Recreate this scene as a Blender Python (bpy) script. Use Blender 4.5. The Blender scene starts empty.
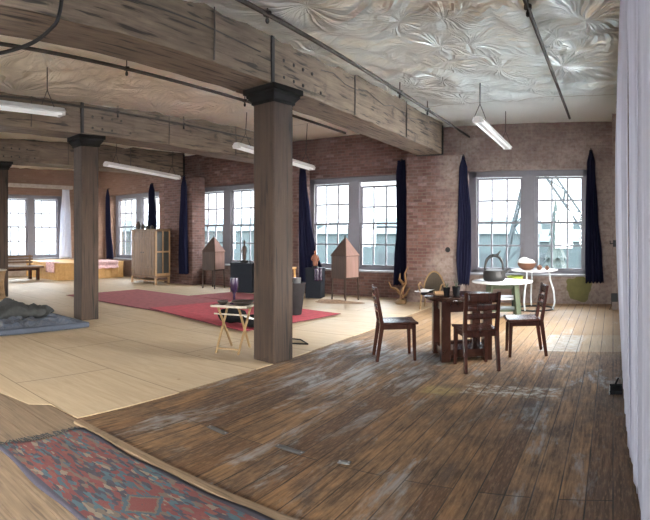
import bpy, bmesh, math, random
from mathutils import Vector, Matrix, noise
random.seed(7)
PI = math.pi
scn = bpy.context.scene
col = scn.collection

# ------------------------------------------------------------------ mesh builder
class MB:
    def __init__(self):
        self.v = []; self.f = []; self.sm = []
    def add(self, vs, fs, smooth=False):
        b = len(self.v)
        self.v += [tuple(p) for p in vs]
        for f in fs:
            self.f.append(tuple(i + b for i in f)); self.sm.append(smooth)
        return self
    def box(self, x0, x1, y0, y1, z0, z1):
        vs = [(x0,y0,z0),(x1,y0,z0),(x1,y1,z0),(x0,y1,z0),(x0,y0,z1),(x1,y0,z1),(x1,y1,z1),(x0,y1,z1)]
        return self.add(vs, [(3,2,1,0),(4,5,6,7),(0,1,5,4),(1,2,6,5),(2,3,7,6),(3,0,4,7)])
    def bar(self, p, q, w, h, up=(0,0,1), w2=None, h2=None):
        p = Vector(p); q = Vector(q); d = (q-p).normalized(); u = Vector(up)
        if abs(d.dot(u)) > .98: u = Vector((0,1,0))
        s = d.cross(u).normalized(); t = s.cross(d).normalized()
        w2 = w if w2 is None else w2; h2 = h if h2 is None else h2
        vs = []
        for c, ww, hh in ((p, w, h), (q, w2, h2)):
            for a, b in ((-1,-1),(1,-1),(1,1),(-1,1)):
                vs.append(c + s*(a*ww/2) + t*(b*hh/2))
        return self.add(vs, [(3,2,1,0),(4,5,6,7),(0,1,5,4),(1,2,6,5),(2,3,7,6),(3,0,4,7)])
    def tube(self, pts, r, n=8, closed=False, caps=True):
        pts = [Vector(p) for p in pts]; m = len(pts)
        rr = r if isinstance(r, (list, tuple)) else [r]*m
        vs = []; prev = None
        for i, p in enumerate(pts):
            a = pts[(i-1) % m] if (closed or i > 0) else p
            b = pts[(i+1) % m] if (closed or i < m-1) else p
            d = (b-a).normalized()
            if prev is None:
                u = Vector((0,0,1)) if abs(d.z) < .9 else Vector((1,0,0))
                s = d.cross(u).normalized()
            else:
                s = (prev - d*prev.dot(d)).normalized()
            prev = s; t = d.cross(s)
            for k in range(n):
                an = 2*PI*k/n
                vs.append(p + (s*math.cos(an) + t*math.sin(an))*rr[i])
        fs = []
        for i in range(m if closed else m-1):
            j = (i+1) % m
            for k in range(n):
                l = (k+1) % n
                fs.append((i*n+k, i*n+l, j*n+l, j*n+k))
        if caps and not closed:
            fs.append(tuple(range(n-1,-1,-1))); fs.append(tuple((m-1)*n+k for k in range(n)))
        return self.add(vs, fs, True)
    def lathe(self, prof, c=(0,0,0), n=24):
        vs = []; fs = []; m = len(prof)
        for r, z in prof:
            for k in range(n):
                a = 2*PI*k/n
                vs.append((c[0]+max(r,1e-4)*math.cos(a), c[1]+max(r,1e-4)*math.sin(a), c[2]+z))
        for i in range(m-1):
            for k in range(n):
                l = (k+1) % n
                fs.append((i*n+k, i*n+l, (i+1)*n+l, (i+1)*n+k))
        fs.append(tuple(range(n-1,-1,-1))); fs.append(tuple((m-1)*n+k for k in range(n)))
        return self.add(vs, fs, True)
    def prism(self, poly, z0, z1):
        n = len(poly)
        vs = [(x,y,z0) for x,y in poly] + [(x,y,z1) for x,y in poly]
        fs = [tuple(range(n-1,-1,-1)), tuple(range(n,2*n))]
        fs += [(i,(i+1)%n,n+(i+1)%n,n+i) for i in range(n)]
        return self.add(vs, fs)
    def grid(self, fn, nu, nv, smooth=True):
        vs = [fn(i/nu, j/nv) for j in range(nv+1) for i in range(nu+1)]
        w = nu+1
        return self.add(vs, [(j*w+i, j*w+i+1, (j+1)*w+i+1, (j+1)*w+i) for j in range(nv) for i in range(nu)], smooth)
    def sphere(self, c, r, n=14, m=9):
        rx, ry, rz = r if isinstance(r, tuple) else (r,r,r)
        vs = []; fs = []
        for j in range(m+1):
            p = PI*j/m
            for k in range(n):
                a = 2*PI*k/n
                vs.append((c[0]+rx*max(math.sin(p),1e-3)*math.cos(a), c[1]+ry*max(math.sin(p),1e-3)*math.sin(a), c[2]-rz*math.cos(p)))
        for j in range(m):
            for k in range(n):
                l = (k+1) % n
                fs.append((j*n+k, j*n+l, (j+1)*n+l, (j+1)*n+k))
        return self.add(vs, fs, True)
    def build(self, name, mat, parent=None, loc=None, bevel=0, solid=0, sub=0, rotz=0):
        me = bpy.data.meshes.new(name)
        me.from_pydata(self.v, [], self.f); me.update()
        bm = bmesh.new(); bm.from_mesh(me); bmesh.ops.recalc_face_normals(bm, faces=bm.faces); bm.to_mesh(me); bm.free()
        me.polygons.foreach_set('use_smooth', self.sm)
        if any(self.sm) and len(self.f) < 6000: me.set_sharp_from_angle(angle=math.radians(48))
        if mat: me.materials.append(mat)
        o = bpy.data.objects.new(name, me); col.objects.link(o)
        if parent: o.parent = parent
        if loc: o.location = loc
        o.rotation_euler.z = rotz
        if bevel:
            m = o.modifiers.new('b', 'BEVEL'); m.width = bevel; m.segments = 2; m.limit_method = 'ANGLE'
        if solid:
            m = o.modifiers.new('s', 'SOLIDIFY'); m.thickness = solid; m.offset = 0
        if sub:
            m = o.modifiers.new('u', 'SUBSURF'); m.levels = sub; m.render_levels = sub
        return o

def tag(o, label, cat, group=None):
    o['label'] = label; o['category'] = cat; o['kind'] = 'thing'
    if group: o['group'] = group
    return o
def thing(name, label, cat, loc=(0,0,0), rotz=0, group=None):
    o = bpy.data.objects.new(name, None); col.objects.link(o)
    o.location = loc; o.rotation_euler.z = rotz; o.empty_display_size = .1
    return tag(o, label, cat, group)
def struct(o):
    o['kind'] = 'structure'; return o
def copy_tree(o, parent=None):
    c = o.copy(); col.objects.link(c)
    if parent: c.parent = parent
    for ch in list(o.children): copy_tree(ch, c)
    return c

# ------------------------------------------------------------------ materials
class NT:
    def __init__(self, name):
        self.m = bpy.data.materials.new(name); self.m.use_nodes = True
        self.t = self.m.node_tree; self.t.nodes.clear()
        self.out = self.t.nodes.new('ShaderNodeOutputMaterial')
    def n(self, typ, ins=None, **props):
        nd = self.t.nodes.new(typ)
        for k, v in props.items(): setattr(nd, k, v)
        for k, v in (ins or {}).items():
            s = nd.inputs[k]
            if isinstance(v, bpy.types.NodeSocket): self.t.links.new(v, s)
            elif isinstance(v, bpy.types.Node): self.t.links.new(v.outputs[0], s)
            else: s.default_value = v
        return nd
    def math(self, op, a, b=0.0, c=None):
        ins = {0: a, 1: b}
        if c is not None: ins[2] = c
        return self.n('ShaderNodeMath', ins, operation=op).outputs[0]
    def ramp(self, fac, stops, interp='LINEAR'):
        r = self.n('ShaderNodeValToRGB', {0: fac}); cr = r.color_ramp; cr.interpolation = interp
        while len(cr.elements) < len(stops): cr.elements.new(.5)
        for e, (p, c) in zip(cr.elements, stops):
            e.position = p; e.color = (c[0], c[1], c[2], 1) if isinstance(c, (tuple, list)) else (c, c, c, 1)
        return r.outputs[0]
    def mix(self, fac, a, b, mode='MIX'):
        nd = self.n('ShaderNodeMix', data_type='RGBA', blend_type=mode)
        for i, v in ((0, fac), (6, a), (7, b)):
            if isinstance(v, bpy.types.NodeSocket): self.t.links.new(v, nd.inputs[i])
            else: nd.inputs[i].default_value = (*v, 1) if isinstance(v, tuple) and len(v) == 3 else v
        return nd.outputs[2]
    def obj(self):
        return self.n('ShaderNodeTexCoord').outputs['Object']
    def world(self):
        return self.n('ShaderNodeNewGeometry').outputs['Position']
    def map(self, vec, scale=(1,1,1), loc=(0,0,0)):
        return self.n('ShaderNodeMapping', {0: vec, 1: loc, 3: scale}).outputs[0]
    def noise(self, vec, scale=5, detail=4, rough=.55, dist=0):
        return self.n('ShaderNodeTexNoise', {'Vector': vec, 'Scale': scale, 'Detail': detail, 'Roughness': rough, 'Distortion': dist}).outputs[0]
    def bump(self, h, strength=.3, dist=.02):
        return self.n('ShaderNodeBump', {'Height': h, 'Strength': strength, 'Distance': dist}).outputs[0]
    def done(self, colr, rough=.6, metal=0.0, bump=None, spec=None, **extra):
        p = self.n('ShaderNodeBsdfPrincipled')
        def put(k, v):
            if isinstance(v, bpy.types.NodeSocket): self.t.links.new(v, p.inputs[k])
            elif isinstance(v, tuple) and len(v) == 3: p.inputs[k].default_value = (*v, 1)
            else: p.inputs[k].default_value = v
        put('Base Color', colr); put('Roughness', rough); put('Metallic', metal)
        if spec is not None: put('Specular IOR Level', spec)
        if bump is not None: put('Normal', bump)
        for k, v in extra.items(): put(k.replace('_', ' '), v)
        self.t.links.new(p.outputs[0], self.out.inputs[0])
        return self.m

def plain(name, c, rough=.5, metal=0.0, var=.15, scale=8, spec=None):
    t = NT(name); n = t.noise(t.obj(), scale)
    a = tuple(max(0, x*(1-var)) for x in c); b = tuple(min(1, x*(1+var)) for x in c)
    return t.done(t.ramp(n, [(.3, a), (.7, b)]), rough, metal, None, spec)
def wood(name, dark, light, stretch=(14,14,1.2), rough=.5, bumpy=.1, cracks=0.0):
    t = NT(name); o = t.obj()
    n1 = t.noise(t.map(o, stretch), 2.2, 6, .6, .6)
    n2 = t.noise(o, 1.7, 3)
    c = t.ramp(t.math('ADD', t.math('MULTIPLY', n1, .7), t.math('MULTIPLY', n2, .3)), [(.32, dark), (.66, light)])
    h = n1
    if cracks: c = t.mix(t.ramp(t.noise(o, 1.3, 5, .7), [(.60, 0.0), (.68, .7)]), c, tuple(x*.3 for x in dark))
    if cracks:
        cr = t.noise(t.map(o, tuple(s*1.5 for s in stretch)), 1.5, 2, .5, .3)
        k = t.ramp(cr, [(.345, 1.0), (.40, 0.0)])
        c = t.mix(t.math('MULTIPLY', k, cracks), c, tuple(x*.25 for x in dark))
    return t.done(c, rough, bump=t.bump(h, bumpy, .02))

def m_brick(name='brick', a=(.088,.037,.030), b=(.150,.072,.056), mortar=(.135,.098,.083), white=(.29,.235,.205)):
    t = NT(name); p = t.world()
    s = t.n('ShaderNodeSeparateXYZ', {0: p})
    u = t.math('ADD', s.outputs[0], s.outputs[1])
    wob = t.noise(p, 3.0, 2)
    v = t.n('ShaderNodeCombineXYZ', {0: u, 1: t.math('ADD', s.outputs[2], t.math('MULTIPLY', wob, .03)), 2: 0.0}).outputs[0]
    bt = t.n('ShaderNodeTexBrick', {'Vector': v, 'Color1': (0,0,0,1), 'Color2': (1,1,1,1), 'Mortar': (.5,.5,.5,1), 'Scale': 1.0,
             'Mortar Size': .008, 'Mortar Smooth': .3, 'Bias': 0.0, 'Brick Width': .225, 'Row Height': .076})
    c = t.ramp(bt.outputs[0], [(0, a), (.45, tuple((x+y)/2 for x, y in zip(a, b))), (.8, b), (1, (.20,.13,.12))])
    n = t.noise(p, 9, 5, .65)
    c = t.mix(t.ramp(n, [(.4, 0.0), (.65, .6)]), c, (.06,.038,.034))
    c = t.mix(t.math('MULTIPLY', bt.outputs[1], .75), c, mortar)
    # old whitewash: stronger towards the right-hand end of the room, where the paint survives
    w = t.noise(p, .55, 5, .6)
    side = t.n('ShaderNodeMapRange', {0: s.outputs[0], 1: -5.0, 2: -3.2, 3: -.05, 4: .26}).outputs[0]
    wf = t.ramp(t.math('ADD', w, side), [(.52, 0.0), (.78, 1.0)])
    wf = t.math('MULTIPLY', wf, t.ramp(t.noise(p, 14, 4), [(.3, .35), (.6, .85)]))
    c = t.mix(wf, c, white)
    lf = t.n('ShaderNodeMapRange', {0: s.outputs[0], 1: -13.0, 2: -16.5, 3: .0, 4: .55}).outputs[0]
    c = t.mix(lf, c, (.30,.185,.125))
    h = t.math('ADD', t.math('MULTIPLY', bt.outputs[1], -1.0), t.math('MULTIPLY', n, .5))
    return t.done(c, .9, bump=t.bump(h, .5, .012))

def m_floor():
    t = NT('old_floor_planks'); p = t.world()
    s = t.n('ShaderNodeSeparateXYZ', {0: p}); X, Y = s.outputs[0], s.outputs[1]
    v = t.n('ShaderNodeCombineXYZ', {0: t.math('ADD', Y, 1.95), 1: X, 2: 0.0}).outputs[0]
    bt = t.n('ShaderNodeTexBrick', {'Vector': v, 'Color1': (0,0,0,1), 'Color2': (1,1,1,1), 'Mortar': (.5,.5,.5,1), 'Scale': 1.0,
             'Mortar Size': .0055, 'Mortar Smooth': .3, 'Bias': 0.0, 'Brick Width': 5.13, 'Row Height': .165}, offset=.37, offset_frequency=3)
    c = t.ramp(bt.outputs[0], [(0, (.11,.050,.020)), (.3, (.21,.105,.042)), (.7, (.32,.175,.075)), (1, (.16,.088,.044))])
    big = t.noise(t.map(p, (1.6, .8, 1)), 2.1, 6, .7)
    c = t.mix(t.ramp(big, [(.38, .85), (.58, 0.0)]), c, (.075,.044,.026))
    st = t.noise(t.map(p, (22, 1.4, 1)), 1.6, 6, .65, .4)
    c = t.mix(t.ramp(st, [(.36, .8), (.56, 0.0)]), c, (.05,.030,.018))
    fine = t.noise(t.map(p, (40, 6, 1)), 1.6, 5, .65)
    c = t.mix(t.ramp(fine, [(.5, 0.0), (.75, .55)]), c, (.40,.26,.14))
    # grey worn paint left in patches stretched along the boards, most of it left of the table
    gx = t.n('ShaderNodeVectorMath', {0: t.n('ShaderNodeVectorMath', {0: p, 1: (-2.9,5.6,0)}, operation='SUBTRACT').outputs[0], 1: (.75,.42,0)}, operation='MULTIPLY').outputs[0]
    gl = t.n('ShaderNodeVectorMath', {0: gx}, operation='LENGTH').outputs['Value']
    g = t.math('ADD', t.noise(t.map(p, (1.7, .5, 1), (3.1, .4, 0)), 1.7, 6, .7, .5), t.ramp(gl, [(.1, .14), (1.0, 0.0)]))
    gm = t.ramp(g, [(.55, 0.0), (.64, .85)])
    gm = t.math('MULTIPLY', gm, t.ramp(t.noise(t.map(p, (10, 1.5, 1)), 1.5, 4), [(.38, .2), (.58, 1.0)]))
    c = t.mix(gm, c, (.27,.275,.275))
    bl = t.noise(t.map(p, (1.2, .7, 1), (7, 2, 0)), 1.9, 6, .7)
    c = t.mix(t.ramp(bl, [(.55, 0.0), (.70, .8)]), c, (.042,.030,.024))
    # boards lighter towards the windows: less worn, with some window light painted in
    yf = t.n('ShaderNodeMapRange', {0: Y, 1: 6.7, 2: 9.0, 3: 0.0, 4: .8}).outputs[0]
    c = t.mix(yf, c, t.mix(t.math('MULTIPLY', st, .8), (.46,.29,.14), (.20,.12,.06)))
    # pale patched boards, and a faded painted line with worn yellow end
    def rect(x0, x1, y0, y1, soft=.02):
        a = t.math('MULTIPLY', t.n('ShaderNodeMapRange', {0: X, 1: x0, 2: x0+soft}).outputs[0], t.n('ShaderNodeMapRange', {0: X, 1: x1, 2: x1-soft}).outputs[0])
        b = t.math('MULTIPLY', t.n('ShaderNodeMapRange', {0: Y, 1: y0, 2: y0+soft}).outputs[0], t.n('ShaderNodeMapRange', {0: Y, 1: y1, 2: y1-soft}).outputs[0])
        return t.math('MULTIPLY', a, b)
    wr = t.noise(p, 11, 5, .7)
    c = t.mix(t.math('MULTIPLY', rect(-1.02, -.45, 7.18, 8.38), t.ramp(wr, [(.35, .25), (.6, .85)])), c, (.37,.355,.32))
    c = t.mix(t.math('MULTIPLY', rect(-.45, .3, 7.18, 8.38), .5), c, (.33,.26,.17))
    c = t.mix(t.math('MULTIPLY', rect(-1.55, -.5, 5.08, 5.50, .06), t.ramp(wr, [(.46, 0.0), (.62, .9)])), c, (.50,.48,.42))
    c = t.mix(t.math('MULTIPLY', rect(-2.0, -1.5, 4.95, 5.32, .12), t.ramp(wr, [(.35, .2), (.6, .8)])), c, (.36,.27,.10))
    c = t.mix(t.math('MULTIPLY', bt.outputs[1], t.ramp(t.noise(t.map(p, (1, .6, 1)), 2.0, 3), [(.35, .45), (.6, 1.0)])), c, (.012,.009,.007))
    r = t.math('ADD', t.ramp(st, [(.3, .80), (.7, .55)]), t.math('MULTIPLY', gm, -.22))
    h = t.math('ADD', t.math('MULTIPLY', bt.outputs[1], -1.2), t.math('ADD', t.math('MULTIPLY', st, .6), t.math('MULTIPLY', bt.outputs[0], .35)))
    return t.done(c, r, bump=t.bump(h, .45, .01))

def m_plywood():
    t = NT('plywood'); p = t.world()
    s = t.n('ShaderNodeSeparateXYZ', {0: p})
    v = t.n('ShaderNodeCombineXYZ', {0: t.math('ADD', s.outputs[0], 3.89+24.4), 1: t.math('ADD', s.outputs[1], -2.43+12.2), 2: 0.0}).outputs[0]
    bt = t.n('ShaderNodeTexBrick', {'Vector': v, 'Color1': (0,0,0,1), 'Color2': (1,1,1,1), 'Mortar': (.5,.5,.5,1), 'Scale': 1.0,
             'Mortar Size': .007, 'Mortar Smooth': .1, 'Bias': 0.0, 'Brick Width': 2.44, 'Row Height': 1.22})
    n = t.noise(t.map(p, (1.2, 9, 1)), 1.5, 5, .6, .8)
    c = t.ramp(n, [(.3, (.44,.325,.20)), (.7, (.56,.44,.295))])
    c = t.mix(t.math('MULTIPLY', bt.outputs[0], .28), c, (.46,.34,.20))
    d = t.noise(p, .8, 6, .65)
    c = t.mix(t.ramp(d, [(.48, 0.0), (.75, .5)]), c, (.40,.32,.22))
    k = t.n('ShaderNodeTexVoronoi', {'Vector': p, 'Scale': 2.2})
    c = t.mix(t.ramp(k.outputs[0], [(.035, .7), (.06, 0.0)]), c, (.25,.15,.07))
    c = t.mix(t.math('MULTIPLY', bt.outputs[1], .8), c, (.14,.09,.05))
    return t.done(c, .55, bump=t.bump(t.math('MULTIPLY', bt.outputs[1], -1.0), .3, .004))

def m_foil():
    t = NT('foil_insulation'); p = t.world()
    s = t.n('ShaderNodeSeparateXYZ', {0: p})
    w1 = t.n('ShaderNodeTexNoise', {'Vector': p, 'Scale': 1.1, 'Detail': 2.0})
    flat = t.n('ShaderNodeVectorMath', {0: p, 1: (1,1,0)}, operation='MULTIPLY').outputs[0]
    wob = t.n('ShaderNodeVectorMath', {0: t.n('ShaderNodeVectorMath', {0: w1.outputs['Color'], 1: (.5,.5,.5)}, operation='SUBTRACT').outputs[0], 1: (.55,.55,0)}, operation='MULTIPLY').outputs[0]
    q = t.n('ShaderNodeVectorMath', {0: flat, 1: wob}, operation='ADD').outputs[0]
    def star(scale, freq, seed):
        off = t.n('ShaderNodeVectorMath', {0: q, 1: (seed, seed*1.7, 0)}, operation='ADD').outputs[0]
        vo = t.n('ShaderNodeTexVoronoi', {'Vector': off, 'Scale': scale}, voronoi_dimensions='2D')
        d = t.n('ShaderNodeVectorMath', {0: off, 1: vo.outputs['Position']}, operation='SUBTRACT').outputs[0]
        u = t.n('ShaderNodeVectorMath', {0: d}, operation='NORMALIZE').outputs[0]
        k = t.n('ShaderNodeVectorMath', {0: u, 1: t.n('ShaderNodeVectorMath', {0: vo.outputs['Position'], 1: (3.1,5.3,0)}, operation='MULTIPLY').outputs[0]}, operation='ADD').outputs[0]
        nn = t.noise(k, freq, 2, .5)
        L = t.n('ShaderNodeVectorMath', {0: d}, operation='LENGTH').outputs['Value']
        env = t.ramp(t.math('MULTIPLY', L, scale), [(0.0, .1), (.18, 1.0), (.55, .35), (.75, 0.0)])
        rg = t.math('SUBTRACT', 1.0, t.math('MULTIPLY', t.math('ABSOLUTE', t.math('SUBTRACT', nn, .5)), 5.0))
        return t.math('MULTIPLY', t.math('MAXIMUM', rg, -.4), env)
    n2 = t.noise(q, 1.6, 3, .5)
    h = t.math('ADD', t.math('MULTIPLY', star(.42, 3.0, 0.0), .9), t.math('MULTIPLY', star(.85, 2.8, 4.3), t.math('MULTIPLY', .45, t.n('ShaderNodeMapRange', {0: s.outputs[0], 1: -3.6, 2: -4.4, 3: 1.0, 4: .3}).outputs[0])))
    h = t.math('ADD', h, t.math('MULTIPLY', t.noise(t.map(q, (1.2, 2.2, 0)), 2.6, 3, .6, .6), .5))
    far = t.n('ShaderNodeMapRange', {0: s.outputs[1], 1: 9.2, 2: 10.2, 3: 1.0, 4: .15}).outputs[0]
    warm = t.n('ShaderNodeMapRange', {0: s.outputs[0], 1: -3.6, 2: -4.4, 3: 0.0, 4: 1.0}).outputs[0]
    c = t.mix(warm, (.80,.84,.81), (.90,.84,.72))
    met = t.math('MULTIPLY', far, t.n('ShaderNodeMapRange', {0: warm, 1: 0.0, 2: 1.0, 3: .6, 4: .3}).outputs[0])
    seam = t.math('LESS_THAN', t.math('ABSOLUTE', t.math('SUBTRACT', t.math('ADD', s.outputs[1], t.math('MULTIPLY', s.outputs[0], .08)), 9.55)), .022)
    c = t.mix(t.math('MULTIPLY', seam, .55), c, (.30,.25,.18))
    b = t.bump(t.math('MULTIPLY', h, far), .65, .12)
    return t.done(c, .30, met, bump=b)

def m_kilim():
    t = NT('kilim_wool'); o = t.obj()
    s = t.n('ShaderNodeSeparateXYZ', {0: o}); X, Y = s.outputs[0], s.outputs[1]
    wob = t.noise(t.map(o, (8, 40, 1)), 1.0, 3)
    v = t.n('ShaderNodeCombineXYZ', {0: t.math('ADD', X, t.math('MULTIPLY', wob, .05)), 1: Y, 2: 0.0}).outputs[0]
    vo = t.n('ShaderNodeTexVoronoi', {'Vector': t.map(v, (13, 42, 1)), 'Scale': 1.0, 'Randomness': .8}, distance='MANHATTAN')
    sep = t.n('ShaderNodeSeparateColor', {0: vo.outputs['Color']})
    pal = [(0, (.135,.024,.024)), (.16, (.030,.030,.050)), (.30, (.16,.040,.030)), (.42, (.030,.075,.095)), (.54, (.11,.085,.06)), (.66, (.145,.028,.028)), (.76, (.025,.025,.038)), (.86, (.035,.095,.115)), (.94, (.19,.15,.105))]
    c = t.ramp(sep.outputs[0], pal, 'CONSTANT')
    # row of diamond medallions along the runner
    mx = t.math('ABSOLUTE', t.math('SUBTRACT', t.math('FRACT', t.math('ADD', t.math('MULTIPLY', X, 1/1.5), .693)), .5))
    my = t.math('ABSOLUTE', t.math('MULTIPLY', Y, .95))
    dm = t.math('ADD', t.math('MULTIPLY', mx, 1.5), my)
    dm = t.math('ADD', dm, t.math('MULTIPLY', wob, .09))
    med = t.ramp(dm, [(0, (.24,.20,.15)), (.035, (.03,.03,.04)), (.055, (.15,.028,.025)), (.15, (.12,.095,.065)), (.17, (.03,.07,.09))], 'CONSTANT')
    c = t.mix(t.math('LESS_THAN', dm, .20), c, med)
    ed = t.math('MAXIMUM', t.math('SUBTRACT', t.math('ABSOLUTE', Y), .0), 0.0)
    c = t.mix(t.math('GREATER_THAN', ed, .345), c, (.025,.025,.045))
    c = t.mix(t.math('MULTIPLY', t.noise(o, 60, 2), .35), c, (.11,.085,.07))
    return t.done(c, .95, bump=t.bump(t.noise(t.map(o, (60, 250, 1)), 1, 2), .4, .004))

def m_fabric(name, c, trans=0.0, rough=.9, var=.12, stretch=(9,9,1)):
    t = NT(name); n = t.noise(t.map(t.obj(), stretch), 1.5, 4)
    cc = t.ramp(n, [(.3, tuple(x*(1-var) for x in c)), (.7, tuple(min(1, x*(1+var)) for x in c))])
    if not trans: return t.done(cc, rough)
    d = t.n('ShaderNodeBsdfDiffuse', {0: cc}); tr = t.n('ShaderNodeBsdfTranslucent', {0: cc})
    mx = t.n('ShaderNodeMixShader', {0: trans, 1: d, 2: tr})
    t.t.links.new(mx.outputs[0], t.out.inputs[0]); return t.m

def m_glass():
    t = NT('window_glass')
    lw = t.n('ShaderNodeFresnel', {0: 1.45})
    tr = t.n('ShaderNodeBsdfTransparent', {0: (.97,.985,1,1)}); gl = t.n('ShaderNodeBsdfGlossy', {0: (1,1,1,1), 1: .02})
    mx = t.n('ShaderNodeMixShader', {0: t.math('MULTIPLY', lw.outputs[0], .6), 1: tr, 2: gl})
    t.t.links.new(mx.outputs[0], t.out.inputs[0]); return t.m

def m_blanket():
    t = NT('crumpled_blue_blanket'); o = t.obj()
    n = t.noise(o, 6, 4, .6, .8)
    c = t.ramp(n, [(.34, (.022,.028,.042)), (.46, (.105,.115,.135)), (.56, (.045,.058,.09)), (.66, (.15,.155,.16))])
    return t.done(c, .95, bump=t.bump(t.noise(o, 16, 3), .4, .015))

M = {}
M['brick'] = m_brick()
M['floor'] = m_floor(); M['ply'] = m_plywood(); M['foil'] = m_foil(); M['kilim'] = m_kilim()
M['beam'] = wood('aged_beam_timber', (.060,.042,.029), (.215,.155,.105), (9,.8,9), .85, .5, .85)
M['post'] = wood('aged_post_timber', (.014,.0075,.0045), (.060,.035,.022), (10,10,.55), .85, .5, .9)
M['iron'] = plain('black_iron', (.014,.013,.0125), .55, .4)
M['cap'] = plain('blackened_cast_iron', (.012,.011,.0105), .9, 0, .2, 6, .1)
M['pipe'] = plain('dark_pipe', (.045,.035,.03), .6, .3)
M['bolt'] = plain('rusty_bolt', (.022,.018,.015), .7, .2)
M['wframe'] = plain('grey_window_paint', (.17,.165,.19), .5, 0, .06)
M['sill'] = plain('pale_sill_paint', (.24,.24,.26), .6)
M['glass'] = m_glass()
M['navy'] = m_fabric('navy_curtain_cloth', (.017,.018,.040), .12)
M['sheer'] = m_fabric('pale_lilac_curtain', (.78,.78,.88), .3, var=.05)
M['white_sheer'] = m_fabric('white_curtain_cloth', (.72,.73,.78), .45, var=.05)
M['lamp'] = plain('white_lamp_enamel', (.60,.58,.55), .45, 0, .05)
t = NT('fluorescent_tube'); M['tube'] = t.done((.9,.9,.88), .3, Emission_Color=(1,.98,.95), Emission_Strength=.05)
M['chairwood'] = wood('dark_red_mahogany', (.022,.008,.006), (.058,.021,.015), (12,12,1.5), .22, .05)
M['tablewood'] = wood('dark_table_wood', (.018,.007,.005), (.042,.017,.012), (3,12,2), .18, .05)
M['redrug'] = m_fabric('bright_red_carpet', (.40,.042,.058), 0, .95, .2, (6,6,6))
M['darkrug'] = m_fabric('faded_red_carpet', (.27,.062,.066), 0, .95, .2, (6,6,6))
M['rugedge'] = plain('dark_carpet_binding', (.10,.02,.025), .9)
M['bamboo'] = wood('pale_bamboo', (.23,.14,.06), (.34,.225,.105), (10,10,3), .5)
M['traytop'] = plain('pale_tray_paint', (.42,.37,.30), .5)
M['bowl'] = plain('dark_turned_wood', (.04,.03,.025), .45)
M['purple'] = plain('purple_glass', (.025,.012,.034), .25)
M['black'] = plain('black_cloth', (.010,.010,.011), .95, 0, .15, 8, .1)
M['slate'] = plain('slate_painted_box', (.010,.012,.017), .7, 0, .15, 8, .15)
M['planter'] = plain('charcoal_planter', (.022,.020,.021), .8, 0, .15, 8, .15)
M['pine'] = wood('pine_boards', (.20,.11,.05), (.33,.20,.095), (12,12,1.0), .6)
M['pinelight'] = wood('honey_pine', (.40,.215,.07), (.56,.33,.125), (5,5,5), .6)
M['cabinet'] = wood('cabinet_reclaimed_wood', (.07,.034,.015), (.165,.090,.040), (11,11,1.0), .6)
M['cabdark'] = plain('dark_cabinet_back', (.03,.03,.027), .5)
M['sculpt'] = wood('weathered_sculpture_board', (.026,.014,.009), (.062,.033,.022), (14,14,1.2), .7)
M['paper'] = m_fabric('pinkish_paper_panel', (.46,.30,.26), .35, .8, .1)
M['orange'] = plain('terracotta_figure', (.22,.075,.035), .5)
M['steel'] = plain('dull_steel', (.38,.38,.40), .35, .8)
M['green'] = plain('sage_green_paint', (.045,.058,.030), .6)
M['whitetop'] = plain('white_table_top', (.62,.63,.64), .25, 0, .06)
M['woven'] = wood('woven_cane', (.13,.075,.032), (.30,.18,.08), (40,40,40), .7)
M['darkweave'] = wood('dark_cane_weave', (.03,.022,.014), (.075,.055,.035), (40,40,40), .8)
M['blanket'] = m_blanket()
M['foam'] = plain('blue_grey_mattress', (.055,.066,.09), .9)
M['greycloth'] = plain('grey_cloth', (.036,.037,.036), .95, 0, .35, 14)
M['strip'] = wood('worn_threshold_timber', (.12,.08,.046), (.27,.185,.11), (1.0,12,12), .6, .2, .5)
M['sidefloor'] = wood('grey_side_boards', (.125,.085,.052), (.27,.19,.12), (.9,14,1), .7, .2, .4)
M['plate'] = plain('dull_floor_plate', (.13,.13,.13), .4, .6)
M['yellow'] = plain('yellow_green_paint', (.125,.115,.040), .9)
M['pink'] = m_fabric('pink_patterned_cloth', (.62,.40,.40), 0, .9, .3, (14,14,14))
M['paperwhite'] = plain('white_paper', (.78,.79,.80), .7, 0, .03)
M['twig'] = wood('twisted_yellow_wood', (.10,.045,.015), (.19,.095,.03), (10,10,4), .6)
M['sand'] = plain('wood_shavings', (.30,.18,.10), .95, 0, .4, 25)
M['fruit'] = plain('brown_fruit', (.13,.055,.03), .5)
M['clear'] = plain('frosted_acrylic', (.62,.66,.70), .2)
M['limegreen'] = plain('lime_green_glaze', (.30,.36,.06), .4)
M['plaster'] = plain('pale_painted_boards', (.42,.36,.31), .8)
M['rearwall'] = plain('rear_whitewashed_brick', (.45,.40,.36), .9)

# ------------------------------------------------------------------ room shell
XL, XR, YB, YF = -18.0, .28, -4.6, 12.1
struct(MB().box(XL-.4, XR+.4, YB-.4, YF+.7, -.25, 0).build('floor', M['floor']))
struct(MB().prism([(-3.89,YF),(-17.99,YF),(-17.99,2.10),(-4.9,2.14),(-4.42,2.24),(-4.32,2.42),(-3.89,2.44)], .001, .009).build('floor_plywood', M['ply']))
sb = MB(); random.seed(3)
for k in range(8):
    y1 = 2.405-.262*k; x = -3.725
    while x > -9:
        L_ = random.uniform(1.6, 3.2); ya = y1 - (.05*(3.72+x) * -1 if False else 0)
        sb.prism([(x,y1),(x-L_+.006,y1-.004),(x-L_+.006,y1-.252),(x,y1-.252)], .001, .0065+random.uniform(-.001,.001)); x -= L_
struct(sb.build('floor_side_boards', M['sidefloor']))
struct(MB().box(-3.8, -.05, 2.345, 2.425, 0, .028).build('trim_1', M['strip'], bevel=.006))
fb = MB()
for k in range(9): fb.box(-3.72, -.05, 2.344-.216*(k+1)+.005, 2.344-.216*k, .001, .010-.0006*(k%3))
struct(fb.build('floor_front_boards', M['sidefloor']))

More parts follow.
